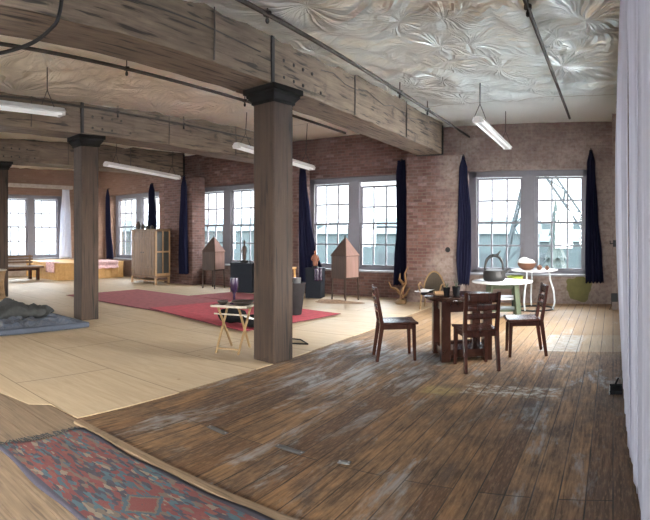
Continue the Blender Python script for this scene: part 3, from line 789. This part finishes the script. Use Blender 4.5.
b = MB(); b.add([(x,0,z) for x, z in pp]+[(x,-.004,z) for x, z in pp], [tuple(range(26)), tuple(range(51,25,-1))]+[(i,(i+1)%26,26+(i+1)%26,26+i) for i in range(26)])
b.build('patch', M['yellow'], sp)

# wire chair with papers, twisted branch
wc = thing('cane_armchair', 'small cane armchair with a rounded back against the brick pier', 'chair', (-3.82, 10.75, 0), .1)
MB().box(-.20,.20,-.22,.16,.30,.36).build('seat', M['black'], wc, bevel=.02)
arch = [(-.24+.48*i/16, .20, .36+.42*math.sin(PI*i/16)**.5) for i in range(17)]
MB().tube(arch, .018, 8).build('back_hoop', M['woven'], wc)
b = MB()
for i in range(1, 12):
    x = -.24+.48*i/12; b.tube([(x,.19,.36),(x,.20,.36+.42*math.sin(PI*i/12)**.5)], .006, 5)
for z in (.46,.56,.66): b.tube([(-.2,.195,z),(.2,.195,z)], .006, 5)
b.grid(lambda u, v: (-.235+.47*u, .20, .36+v*.415*math.sin(PI*(.001+.998*u))**.5), 24, 6)
b.build('back_weave', M['darkweave'], wc)
for sx in (-1,1):
    for y in (-.2,.15): MB().tube([(sx*.18,y,.31),(sx*.21,y*1.1,0)], .02, 8).build('leg', M['woven'], wc)
    MB().tube([(sx*.235,.2,.42),(sx*.27,.02,.55),(sx*.25,-.2,.52),(sx*.2,-.21,.34)], .016, 8).build('arm', M['woven'], wc)
for i, (x, y, rz, lb) in enumerate(((-3.98,10.55,.3,'sheet of white paper on the cane armchair seat, lower of two'),(-3.92,10.62,-.3,'sheet of white paper on top of the other on the cane armchair'))):
    pg = MB().grid(lambda u, v: ((u-.5)*.30, (v-.5)*.22, .012+.035*(u-.5)**2+.02*i*v), 8, 8).build('paper_sheet', M['paperwhite'], None, (x,y,.362+.014*i), solid=.002, rotz=rz)
    tag(pg, lb, 'paper', 'papers on the cane armchair')
br = thing('branch_sculpture', 'twisted yellow brown branch standing beside the brick pier', 'sculpture', (-4.72, 11.15, 0))
MB().lathe([(.12,0),(.13,.04),(.10,.09),(.05,.12)], (0,0,0), 16).build('foot', M['woven'], br)
for pts in ([(0,0,.08),(.03,0,.3),(.12,.02,.5),(.10,0,.7),(.17,.03,.86)], [(.02,0,.2),(-.12,.02,.34),(-.24,0,.36),(-.31,.02,.50)], [(.08,0,.45),(-.04,.03,.56),(-.03,.03,.70)], [(.0,0,.12),(.14,-.03,.22),(.22,0,.38)]):
    MB().tube(pts, [.045-.032*i/(len(pts)-1) for i in range(len(pts))], 8).build('branch', M['twig'], br)

# ------------------------------------------------------------------ sculptures and pedestals near the windows
def spire(x, y, rz, label):
    r = thing('spire_sculpture', label, 'sculpture', (x,y,0), rz, 'house-shaped sculptures on legs')
    h = .235
    b = MB(); b.box(-h,h,-h,h,.54,1.09); bo = b.build('box', M['sculpt'], r, bevel=.004)
    f = MB(); e = h+.02
    f.add([(-e,-e,1.08),(e,-e,1.08),(e,e,1.08),(-e,e,1.08),(0,0,1.53)], [(3,2,1,0),(0,1,4),(1,2,4),(2,3,4),(3,0,4)]); ro = f.build('roof', M['sculpt'], r)
    MB().lathe([(.02,1.50),(.014,1.54),(.0,1.58)], (0,0,0), 8).build('finial', M['iron'], ro)
    MB().box(h, h+.012, -h+.03, h-.03, .57, 1.07).build('side_panel', M['paper'], bo)['label'] = 'pinkish paper side panel'
    f = MB(); f.add([(e+.006,-e+.02,1.085),(e+.006,e-.02,1.085),(.03,0,1.515)], [(0,1,2)]); f.build('roof_panel', M['paper'], ro, solid=.008)
    for sx in (-1,1):
        for sy in (-1,1): MB().bar((sx*(h-.02),sy*(h-.02),.55),(sx*(h-.01),sy*(h-.01),0),.028,.028).build('leg', M['sculpt'], r)
    return r
spire(-10.68, 11.38, .06, 'house-shaped wooden sculpture on legs before the left window')
spire(-6.17, 11.15, -.25, 'house-shaped wooden sculpture on legs before the window with the lowered sash')
sh = MB()
def shf(u, v):
    a = u*2*PI; rr = v*(.55+.10*math.sin(3*a+1))
    return (rr*math.cos(a)*1.1, rr*math.sin(a)*.62, .002+.035*(1-v)*(1+.5*math.sin(7*a+9*v)))
sh.grid(shf, 40, 8)
o = sh.build('shavings', M['sand'], None, (-6.15, 10.72, .018)); o['label'] = 'low heap of wood shavings on the plywood under the house-shaped sculpture'; o['category'] = 'shavings'; o['kind'] = 'stuff'
def pedestal(x, y, rz, w, d, h, label, fig, figlabel, fh, drapecol=None):
    r = thing('pedestal', label, 'pedestal', (x,y,.018), rz, 'dark pedestals by the windows')
    MB().box(-w/2,w/2,-d/2,d/2,0,h-.03).build('body', M['slate'], r, bevel=.008)
    MB().box(-w/2-.012,w/2+.012,-d/2-.012,d/2+.012,h-.03,h).build('top', M['slate'], r, bevel=.005)
    if drapecol:
        MB().grid(lambda u, v: (w/2-.16+.2*u+ (.0 if v < .5 else .0), -d/2+.05-.09*min(1, v*2.2)+.012*math.sin(u*14), h+.012-max(0, v-.42)*.55), 16, 16).build('drape', M['purple'], r, solid=.006)
    f = thing('figurine', figlabel, 'figurine', (x,y,.018+h), rz+.3, 'figurines on the dark pedestals'); sl = .55 if fh > .5 else 1.0
    s = fh/.4
    MB().lathe([(.07*s,0),(.075*s,.02*s),(.06*s,.04*s),(.0,.045*s)], (0,0,0), 16).build('base', M['iron'], f)
    b = MB(); b.lathe([(r_*s*sl, z_*s) for r_, z_ in ((.045,.04),(.06,.10),(.05,.17),(.062,.24),(.055,.28),(.022,.31),(.022,.325))], (0,0,0), 14)
    b.sphere((0,-.005,.355*s),(.032*s*sl,.036*s*sl,.045*s)); b.build('body', M[fig], f)
    for sx in (-1,1): MB().tube([(sx*.055*s*sl,0,.27*s),(sx*.085*s*sl,-.01,.19*s),(sx*.04*s*sl,-.05*s*sl,.14*s)], [.017*s*sl,.015*s*sl,.012*s*sl], 8).build('arm', M[fig], f)
pedestal(-9.35, 11.2, .35, .62, .55, .80, 'dark blue pedestal before the left window, behind the purple goblet', 'sculpt', 'slim brown figurine on the pedestal before the left window', .62)
pedestal(-7.05, 11.2, .30, .40, .40, .74, 'dark slate pedestal at the foot of the sweeping navy curtain', 'orange', 'orange figurine on the slate pedestal by the sweeping curtain', .44, True)

# planter and stool behind the nearest post
p = thing('tall_planter', 'tall tapered charcoal planter half hidden behind the nearest post', 'planter', (-5.82, 8.47, .043))
MB().lathe([(.14,0),(.15,.01),(.225,.58),(.235,.62),(.215,.62),(.20,.56),(0,.55)], (0,0,0), 28).build('pot', M['planter'], p)
p = thing('metal_can', 'small steel can standing in the top of the charcoal planter', 'can', (-5.74, 8.45, .597))
MB().lathe([(.075,0),(.08,.005),(.08,.155),(.085,.16),(.07,.16),(.07,.03),(0,.03)], (0,0,0), 20).build('can', M['steel'], p)
p = thing('wooden_stool', 'light wooden stool behind the charcoal planter', 'stool', (-6.85, 9.7, .018), .3)
MB().box(-.17,.17,-.17,.17,.80,.84).build('seat', M['pinelight'], p, bevel=.006)
for sx in (-1,1):
    for sy in (-1,1): MB().bar((sx*.13,sy*.13,.80),(sx*.17,sy*.17,0),.035,.035).build('leg', M['pinelight'], p)
MB().box(-.15,.15,-.16,-.135,.3,.33).build('rung', M['pinelight'], p)
p = thing('tube_stand', 'low black bent tube stand lying on the plywood behind the nearest post', 'stand', (-4.28, 6.33, .017))
MB().tube([(.16,.02,.012),(-.10,.22,.012),(-.30,.20,.012),(-.34,-.02,.012),(-.12,-.10,.012)], .012, 8, True).build('foot_loop', M['iron'], p)
MB().tube([(-.30,.20,.012),(-.32,.21,.10),(-.33,.22,.3)], .012, 8).build('upright', M['iron'], p)

# tray table
p = thing('tray_table', 'folding tray table with pale top and crossed bamboo legs beside the nearest post', 'table', (-4.73, 5.45, .017), .33)
MB().box(-.265,.265,-.20,.20,.60,.618).build('tray', M['traytop'], p, bevel=.004); tr_ = p.children[0]
lp = MB(); lp.box(-.265,.265,-.20,-.19,.618,.632); lp.box(-.265,.265,.19,.20,.618,.632); lp.build('tray_lip', M['traytop'], tr_)
for sx in (-1, 1):
    x = sx*.17
    MB().bar((x,.20,.60),(x-.012*sx,-.25,0),.020,.028,up=(1,0,0)).build('leg', M['bamboo'], p, bevel=.003)
    MB().bar((x-.022*sx,-.20,.60),(x-.034*sx,.25,0),.020,.028,up=(1,0,0)).build('leg', M['bamboo'], p, bevel=.003)
MB().bar((-.16,-.205,.06),(.16,-.205,.06),.018,.022).build('rung', M['bamboo'], p)
MB().bar((-.24,-.13,.505),(.24,-.13,.505),.018,.018).build('rail', M['traytop'], p)
def bowl(x, y, rr, h, label):
    b = thing('bowl', label, 'bowl', (x,y,.635), 0, 'dark bowls on the tray table')
    MB().lathe([(rr*.45,0),(rr*.8,h*.4),(rr,h*.92),(rr*1.0,h),(rr*.93,h),(rr*.7,h*.45),(0,h*.25)], (0,0,0), 28).build('basin', M['bowl'], b)
bowl(-4.86, 5.36, .075, .055, 'smaller dark bowl at the left end of the tray table')
bowl(-4.62, 5.50, .155, .06, 'wide dark bowl at the right of the tray table')
p = thing('goblet', 'tall purple goblet vase standing on the tray table behind the bowls', 'vase', (-4.80, 5.53, .635))
MB().lathe([(.06,0),(.062,.012),(.018,.03),(.016,.13),(.03,.16),(.055,.20),(.062,.30),(.058,.36),(.05,.36),(.052,.30),(.0,.2)], (0,0,0), 24).build('cup', M['purple'], p)
def bundle(x, y, rz, sx, sy, sz, seed, label, strap):
    b = thing('cloth_bundle', label, 'bundle', (x,y,.043), rz, 'black bundles on the red carpet')
    q = MB().sphere((0,0,sz), (sx,sy,sz), 28, 16)
    vs = []
    for v in q.v:
        n = noise.noise(Vector((v[0]*7+seed, v[1]*7, v[2]*9)))*.05
        vs.append((v[0]*(1+n*2.5), v[1]*(1+n*2.5), max(0, v[2]+n*.9)))
    q.v = vs; q.build('cloth', M['black'], b)
    MB().tube([(-sx*.7,-sy*.2,sz*1.7),(-sx*.2,-sy*.75,sz*2.0),(sx*.4,-sy*.6,sz*1.7),(sx*.8,-sy*.1,sz*1.2)], .022, 8).build('strap', M[strap], b)
bundle(-6.10, 6.98, .3, .27, .17, .125, 3, 'black cloth bundle left of the tray table legs, on the red carpet edge', 'black')
bundle(-5.52, 6.86, -.2, .26, .19, .10, 9, 'black bundle with a white strap behind the right legs of the tray table', 'paperwhite')

# mattress with blanket
p = thing('floor_mattress', 'blue grey mattress lying on the plywood at the left edge of the picture', 'mattress', (-8.2, 3.4, .017))
def quad(hx, y0, y1, z0, z1, mat, name, bev):
    return MB().box(-hx, hx, y0, y1, z0, z1).build(name, M[mat], p, bevel=bev)
quad(.72, -1.45, 1.55, 0, .095, 'foam', 'pad', .03)
p = thing('crumpled_blanket', 'crumpled dark blue and grey blanket spread over the mattress', 'blanket', (-8.2, 3.4, .112))
def bf(u, v):
    x = -.69+1.38*u; y = -1.4+2.9*v
    q = Vector((x*2.3, y*2.3, 1))
    z = .02+.12*abs(noise.noise(q+noise.noise_vector(q*.7)*.8))+.07*abs(noise.noise(q*2.7))
    e = min(1, min(u, 1-u)*9, min(v, 1-v)*9)
    return (x+.03*noise.noise(q*1.5), y, .006+z*e)
MB().grid(bf, 70, 110).build('cloth', M['blanket'], p)
p = thing('grey_pillow', 'heap of grey cloth humped on the far side of the mattress', 'pillow', (-8.42, 4.0, .135))
q = MB().sphere((0,0,.10), (.42,.75,.125), 48, 24)
q.v = [(v[0]*(1+.4*noise.noise(Vector((v[0]*4,v[1]*4,1)))), v[1], max(0, v[2]*(.85+.55*math.exp(-((v[1]+.12)/.22)**2)+.9*(abs(noise.noise(Vector((v[0]*4,v[1]*7,1))))-.2)))) for v in q.v]
q.build('cloth', M['greycloth'], p)

# cane stand, bench, platform, cabinet at the far left
p = thing('cane_stand', 'woven cane drum stand cut by the left edge of the picture', 'stand', (-11.9, 5.18, .017))
MB().lathe([(.20,.69),(.215,.695),(.215,.715),(.20,.72),(0,.72)], (0,0,0), 26).build('top', M['traytop'], p)
b = MB()
for i in range(18):
    for s_ in (-1,1):
        a = 2*PI*i/18; pts = []
        for j in range(9):
            tt = j/8; aa = a+s_*tt*1.2; rr = .185-.045*math.sin(PI*tt); pts.append((rr*math.cos(aa), rr*math.sin(aa), .69*tt))
        b.tube(pts, .011, 5)
b.build('weave', M['woven'], p)
MB().lathe([(.19,0),(.20,.02),(.19,.04)], (0,0,0), 24).build('foot', M['woven'], p)
p = thing('black_vase', 'small black vase standing on the cane stand', 'vase', (-11.83, 5.10, .737))
MB().lathe([(.04,0),(.055,.04),(.06,.10),(.03,.17),(.028,.21),(.034,.225),(.02,.225),(.0,.1)], (0,0,0), 18).build('body', M['black'], p)
p = thing('low_bench', 'low wooden bench below the far left window', 'bench', (-16.45, 7.80, .010), .06)
MB().box(-.35,.35,-.95,.95,.42,.48).build('seat', M['cabinet'], p, bevel=.008)
for y in (-.75,.75):
    for sx in (-1,1): MB().box(sx*.26-.05,sx*.26+.05,y-.05,y+.05,0,.42).build('leg', M['chairwood'], p, bevel=.004)
MB().box(-.26,.26,-.72,.72,.34,.42).build('apron', M['chairwood'], p)
b = MB()
for i in range(3): b.box(-.36,-.33,-.9,.9,.56+.10*i,.63+.10*i)
b.build('backrest', M['cabinet'], p)
for y in (-.8,.8): MB().box(-.39,-.36,y-.03,y+.03,.0,.85).build('back_post', M['cabinet'], p)
p = thing('plank_platform', 'long honey pine plank platform in the far corner behind the farther post', 'platform', (-16.75, 10.35, .017))
b = MB()
for i in range(10):
    y = -1.38+.276*i
    b.box(1.20, 1.225+.004*(i%2), y, y+.27, 0, .55)
b.build('front_boards', M['pinelight'], p, bevel=.003)
b = MB()
for i in range(8):
    x = -1.18+.30*i
    b.box(x, x+.294, -1.38, -1.36-.004*(i%2), 0, .55)
b.build('end_boards', M['pinelight'], p, bevel=.003)
MB().box(-1.2,1.24,-1.4,1.38,.55,.59).build('deck', M['pinelight'], p, bevel=.006)
p = thing('pink_cloth', 'pink and white patterned cloth draped over the front of the plank platform', 'cloth', (-15.9, 10.9, .61))
MB().grid(lambda u, v: (-.6+1.01*min(1,u*1.5)+.03*math.sin(u*20)*(u>.66), -.55+1.1*v+.03*math.sin(u*9), .02+.012*math.sin(v*21)-max(0,u-.66)*.75), 30, 24).build('cloth', M['pink'], p, solid=.008)
p = thing('pink_cloth', 'pink cloth hanging over the near end of the plank platform by the bench', 'cloth', (-16.0, 9.05, .61))
MB().grid(lambda u, v: (-.3+.6*u, -.13-.0*v+.35*max(0,v-.4)+.03*math.sin(u*16)*(v<.4), .02-max(0,.4-v)*.9+.01*math.sin(u*17)), 24, 24).build('cloth', M['pink'], p, solid=.008)

cb = thing('wooden_cabinet', 'tall plank-fronted wooden cabinet on legs by the far back window', 'cabinet', (-13.12, 11.0, .017), 0)
W, D = .62, .30
b = MB()
b.box(-W,W,-D,D,1.68,1.74); b.box(-W,W,-D+.02,D,.22,.27); b.box(-W+.02,W-.02,D-.03,D,.27,1.68); b.box(-W,-W+.03,-D+.02,D,.27,1.68); b.box(-.015,.015,-D+.03,D,.27,1.68)
b.build('carcass', M['cabinet'], cb, bevel=.004)
for s0, s1 in ((-W+.04,-.005),(.005,W-.05)):
    b = MB(); n = 4; w = (s1-s0)/n
    for i in range(n): b.box(s0+i*w+.007, s0+(i+1)*w-.007, -D-.012+.004*(i%2), -D+.018, .28, 1.67)
    b.box(s0, s1, -D-.022, -D-.008, .45, .53); b.box(s0, s1, -D-.022, -D-.008, 1.40, 1.48)
    d = b.build('door', M['cabinet'], cb, bevel=.002)
    xk = s1-.05 if s0 < -.1 else s0+.05
    MB().lathe([(.012,0),(.018,.02),(.012,.035),(0,.036)], (0,0,0), 10).build('knob', M['iron'], d, (xk,-D-.02,1.0)).rotation_euler.x = PI/2
MB().box(W-.035, W-.01, -D+.06, D-.05, .29, 1.66).build('side_panel', M['cabdark'], cb)['label'] = 'dark side panel'
b = MB(); b.box(W-.03,W+.01,-D-.01,-D+.05,.27,1.68); b.box(W-.03,W+.01,D-.05,D,.27,1.68); b.box(W-.03,W+.01,-D+.05,D-.05,1.0,1.05); b.box(W-.03,W+.01,-D+.05,D-.05,.27,.35); b.box(W-.03,W+.005,-.02,.02,.35,1.68)
b.build('side_frame', M['pine'], cb, bevel=.003)
for sx in (-1,1):
    for sy in (-1,1): MB().box(sx*(W-.03)-.03, sx*(W-.03)+.03, sy*(D-.03)-.03, sy*(D-.03)+.03, 0, .22).build('leg', M['pine'], cb, bevel=.003)
MB().box(-W+.05,W-.05,-D+.02,D-.02,.10,.125).build('low_shelf', M['pine'], cb)
for i, (x, h, rr, lb) in enumerate(((-13.62,.26,.09,'tallest dark jar on the cabinet, at its left corner'),(-13.38,.17,.08,'squat dark jar on the cabinet, beside the tallest one'),(-13.14,.14,.075,'small dark jar on the cabinet, in the middle'),(-12.92,.12,.06,'smallest dark jar on the cabinet, farthest right'))):
    j = thing('dark_jar', lb, 'jar', (x, 10.9, 1.757), 0, 'dark jars on the cabinet')
    MB().lathe([(rr*.6,0),(rr,h*.35),(rr*.9,h*.65),(rr*.5,h*.82),(rr*.55,h*.9),(0,h*.9)], (0,0,0), 16).build('body', M['bowl'], j)
    MB().lathe([(rr*.6,h*.9),(rr*.4,h*.96),(rr*.15,h),(0,h)], (0,0,0), 12).build('lid', M['bowl'], j)

# ------------------------------------------------------------------ small things on floor and walls
for i, (x, y, L, rz, lb) in enumerate(((-2.93,3.17,.22,-.12,'dull metal plate over a board joint, nearest the plywood corner'),(-2.25,3.22,.24,-.05,'dull metal plate over a board joint, next to the small shining plate'),(-1.80,3.24,.09,.2,'smallest metal plate, shining on the boards in mid floor'))):
    b = MB(); b.box(-L/2,L/2,-.028,.028,.0,.006); b.box(-L/2+.02,L/2-.02,-.014,.014,.006,.010)
    o = b.build('floor_plate', M['plate'], None, (x,y,.001), bevel=.002, rotz=rz); tag(o, lb, 'metal plate', 'metal plates over the board joints')
    for k in (-1,1): MB().lathe([(.007,0),(.007,.004),(0,.005)], (0,0,0), 8).build('screw', M['steel'], o, (k*(L/2-.012),0,.006))
p = thing('dustpan', 'black dustpan lying on the boards at the foot of the pale curtain', 'dustpan', (.02, 5.40, .002), 0)
b = MB(); b.box(-.055,.075,-.13,.13,0,.012); b.box(-.055,.075,.115,.13,.012,.035); b.box(-.055,.075,-.13,-.115,.012,.035); b.box(.06,.075,-.115,.115,.012,.035)
b.build('pan', M['black'], p, bevel=.004)
MB().tube([(-.01,.06,.02),(.01,.10,.05),(.035,.16,.085)], [.012,.011,.009], 8).build('handle', M['black'], p)
MB().box(-.06,-.05,-.13,.13,0,.02).build('lip', M['steel'], p)
p = thing('wall_anchor', 'dark iron anchor plate on the brick pier beside the narrow navy curtain', 'anchor', (-3.72, 11.55, 1.24))
k_ = MB(); k_.lathe([(.06,0),(.06,.012),(.03,.03),(0,.032)], (0,0,0), 14); o = k_.build('plate', M['iron'], p); o.rotation_euler.x = PI/2
p = thing('junction_box', 'black junction box on the brick right of the right navy curtain', 'box', (.06, 11.2, 1.40))
MB().box(-.06,.06,-.05,0,-.07,.07).build('box', M['iron'], p, bevel=.008)
MB().tube([(-.05,-.03,0),(-.12,-.03,.0),(-.12,-.03,.06)], .012, 8).build('nozzle', M['iron'], p)
p = thing('floor_outlet', 'dark outlet box low on the brick at the right end of the window wall', 'box', (.03, 11.2, .26))
MB().box(-.07,.07,-.04,0,-.09,.09).build('box', M['iron'], p, bevel=.008)
MB().tube([(-.06,-.02,-.09),(-.07,-.03,-.18),(-.10,-.06,-.25)], .008, 6).build('cord', M['iron'], p)
p = thing('wall_conduit', 'short vertical dark pipe on the brick between post and sweeping curtain', 'pipe', (-8.02, 11.535, 1.6))
MB().tube([(0,0,.0),(0,0,.66)], .02, 8).build('pipe', M['iron'], p)
for z in (.06,.6): MB().box(-.04,.04,-.012,.015,z-.012,z+.012).build('clip', M['iron'], p)

# ------------------------------------------------------------------ outside
def out(name, c, rough=.8): return plain(name, c, rough, 0, .08, .02, .1)
G1 = out('icy_ground', (.019,.026,.028)); G2 = out('pale_roofing', (.0105,.017,.019)); G3 = out('grey_facade', (.0062,.0102,.0115)); G4 = out('evergreen', (.0044,.0072,.0072)); G5 = out('painted_steel', (.0044,.0068,.0082))
struct(MB().box(-260, 220, -150, 400, -7.2, -7).build('ground', G1))
struct(MB().prism([(3,-140),(200,-140),(200,40),(3,40)], -6.99, -6.9).build('ground_bounce', plain('bounce_white', (.82,.84,.88), .8, 0, .03, .2)))  # unseen white ground, added to bounce daylight up onto the ceiling
struct(MB().prism([(-200,-140),(2.9,-140),(2.9,-7),(-200,-7)], -6.99, -6.9).build('ground_bounce_rear', bpy.data.materials['bounce_white']))  # rear part of the added bounce ground, also out of view
struct(MB().prism([(-250,150),(-120,170),(0,160),(120,175),(210,150),(210,390),(-250,390)], -7, 5.2).build('hills', G3))
def shed(x, y, w, d, h, label, rz=0):
    r = thing('shed_building', label, 'building', (x,y,-7), rz, 'buildings outside the windows')
    MB().box(-w/2,w/2,-d/2,d/2,0,h).build('wall', G3, r)
    b = MB(); b.add([(-w/2-.4,-d/2-.4,h),(w/2+.4,-d/2-.4,h),(w/2+.4,d/2+.4,h),(-w/2-.4,d/2+.4,h),(-w/2-.4,0,h+2),(w/2+.4,0,h+2)], [(0,1,5,4),(2,3,4,5),(0,4,3),(1,2,5),(3,2,1,0)]); b.build('roof', G2, r)
    for i in range(int(w/6)):
        x_ = -w/2+3+6*i; MB().box(x_-1,x_+1,-d/2-.05,-d/2,h*.45,h*.75).build('window', G5, r)
shed(-22, 62, 26, 12, 8.6, 'pale blue grey shed seen through the window with the lowered sash', .1)
shed(-64, 60, 34, 14, 9.0, 'pale blue grey shed seen through the left window', .2)
shed(-4, 88, 30, 12, 7.4, 'pale low shed seen through the right window behind the lattice mast', -.05)
def conifer(x, y, h, label):
    r = thing('conifer_tree', label, 'tree', (x,y,-7), 0, 'conifers outside the windows')
    MB().tube([(0,0,0),(0,0,h*.3)], h*.02, 8).build('trunk', G5, r)
    b = MB(); n = 9
    for i in range(n):
        z = h*(.12+.80*i/n); rr = h*.20*(1-i/n)+.15
        vs = []; m = 14
        for k in range(m):
            a = 2*PI*k/m+i; q = rr*(1 if k % 2 else .72)*random.uniform(.85,1.1); vs.append((q*math.cos(a), q*math.sin(a), z-.04*h*(1 if k % 2 else .3)))
        vs.append((0,0,z+h*.16)); b.add(vs, [(k,(k+1)%m,m) for k in range(m)]+[tuple(range(m-1,-1,-1))])
    b.build('foliage', G4, r)
conifer(-5.0, 46, 11.9, 'conifer seen in the right half of the right window')
for x, y, h, lb in ((-33,88,11.6,'tallest distant conifer seen in the left half of the lowered-sash window'),(-38.4,91,10.8,'distant conifer just left of the tallest one behind the shed'),(-43.5,93,11.6,'leftmost distant conifer behind the shed roof'),(-28.0,90,10.4,'distant conifer just right of the tallest one')):
    conifer(x, y, h, lb)
# lattice mast leaning across the right window
p = thing('lattice_mast', 'leaning lattice steel mast seen through the right window', 'mast', (-5.8, 26, -7))
def truss(a, b, w, n):
    a = Vector(a); b = Vector(b); m = MB(); s = Vector((w/2,0,0)); d = Vector((0,w/2,0))
    for e in (-1,1):
        for g in (-1,1): m.bar(a+s*e+d*g, b+s*e+d*g, .09, .09)
    for i in range(n):
        q = a+(b-a)*(i/n); q2 = a+(b-a)*((i+1)/n); e = 1 if i % 2 else -1
        for g in (-1,1): m.bar(q+s*e+d*g, q2-s*e+d*g, .05, .05); m.bar(q+s*e*g+d, q2+s*e*g-d, .05, .05)
    return m
truss((-.9,0,0),(2.0,0,12.5),.6,14).build('leg_frame', G5, p)
truss((2.0,0,12.5),(4.4,0,9.0),.5,6).build('jib', G5, p)
MB().tube([(-.2,0,5.0),(1.6,0,12.3)], .05, 6).build('stay', G5, p)

# ------------------------------------------------------------------ light, camera, output
w = bpy.data.worlds.new('overcast_sky'); scn.world = w; w.use_nodes = True
SKY_N, SKY_S, EXPO = 1.35, 50.0, 1.15      # pale overcast beyond the far wall, bright veiled sun low on the right-hand side of the building
wt_ = w.node_tree; bg = wt_.nodes['Background']
tc = wt_.nodes.new('ShaderNodeTexCoord'); sx = wt_.nodes.new('ShaderNodeSeparateXYZ'); wt_.links.new(tc.outputs['Generated'], sx.inputs[0])
mr = wt_.nodes.new('ShaderNodeMapRange'); mr.interpolation_type = 'SMOOTHSTEP'
for i, v in ((1, -.12), (2, .75), (3, 0.0), (4, 1.0)): mr.inputs[i].default_value = v
vd = wt_.nodes.new('ShaderNodeVectorMath'); vd.operation = 'DOT_PRODUCT'; vd.inputs[1].default_value = (.89,-.45,0)
wt_.links.new(tc.outputs['Generated'], vd.inputs[0]); wt_.links.new(vd.outputs['Value'], mr.inputs[0])
el = wt_.nodes.new('ShaderNodeMapRange'); el.interpolation_type = 'SMOOTHSTEP'
for i, v in ((1, .80), (2, .40), (3, .1), (4, 1.0)): el.inputs[i].default_value = v
wt_.links.new(sx.outputs[2], el.inputs[0])
mm = wt_.nodes.new('ShaderNodeMath'); mm.operation = 'MULTIPLY'; wt_.links.new(mr.outputs[0], mm.inputs[0]); wt_.links.new(el.outputs[0], mm.inputs[1])
ms = wt_.nodes.new('ShaderNodeMapRange')
for i, v in ((1, 0.0), (2, 1.0), (3, SKY_N), (4, SKY_S)): ms.inputs[i].default_value = v
wt_.links.new(mm.outputs[0], ms.inputs[0]); zn = wt_.nodes.new('ShaderNodeMapRange'); zn.interpolation_type = 'SMOOTHSTEP'      # cloud brightens overhead
for i, v in ((1, .16), (2, .60), (3, 0.0), (4, 13.0)): zn.inputs[i].default_value = v
wt_.links.new(sx.outputs[2], zn.inputs[0])
v2 = wt_.nodes.new('ShaderNodeVectorMath'); v2.operation = 'DOT_PRODUCT'; v2.inputs[1].default_value = (-.5,-.86,0)
wt_.links.new(tc.outputs['Generated'], v2.inputs[0])
l2 = wt_.nodes.new('ShaderNodeMapRange'); l2.interpolation_type = 'SMOOTHSTEP'      # second bright sky lobe to the rear, added to fill the left bays
for i, v in ((1, .25), (2, .85), (3, 0.0), (4, 16.0)): l2.inputs[i].default_value = v
wt_.links.new(v2.outputs['Value'], l2.inputs[0])
a2 = wt_.nodes.new('ShaderNodeMath'); a2.operation = 'ADD'; wt_.links.new(ms.outputs[0], a2.inputs[0]); wt_.links.new(l2.outputs[0], a2.inputs[1])
ad = wt_.nodes.new('ShaderNodeMath'); ad.operation = 'ADD'; wt_.links.new(a2.outputs[0], ad.inputs[0]); wt_.links.new(zn.outputs[0], ad.inputs[1])
wt_.links.new(ad.outputs[0], bg.inputs[1])
mc = wt_.nodes.new('ShaderNodeMix'); mc.data_type = 'RGBA'; wt_.links.new(mm.outputs[0], mc.inputs[0])
mc.inputs[6].default_value = (.90,.96,1,1); mc.inputs[7].default_value = (1,.955,.89,1); wt_.links.new(mc.outputs[2], bg.inputs[0])
cam = bpy.data.cameras.new('camera'); co = bpy.data.objects.new('camera', cam); col.objects.link(co)
co.location = (0, 0, 1.6); co.rotation_euler = (PI/2, 0, 0)
cam.type = 'PANO'; cam.panorama_type = 'CENTRAL_CYLINDRICAL'
cam.central_cylindrical_range_u_min = (0-613)/530; cam.central_cylindrical_range_u_max = (650-613)/530
cam.central_cylindrical_range_v_min = -(520-234)/530; cam.central_cylindrical_range_v_max = 234/530
cam.central_cylindrical_radius = 1.0
cam.clip_start = .01; cam.clip_end = 1000
scn.camera = co
scn.view_settings.view_transform = 'Standard'; scn.view_settings.look = 'None'; scn.view_settings.gamma = 1; scn.view_settings.use_curve_mapping = False
scn.view_settings.exposure = EXPO
cy = scn.cycles
cy.use_denoising = True; cy.max_bounces = 10; cy.diffuse_bounces = 6; cy.glossy_bounces = 4; cy.transparent_max_bounces = 16; cy.caustics_reflective = False; cy.caustics_refractive = False
cy.sample_clamp_indirect = 8
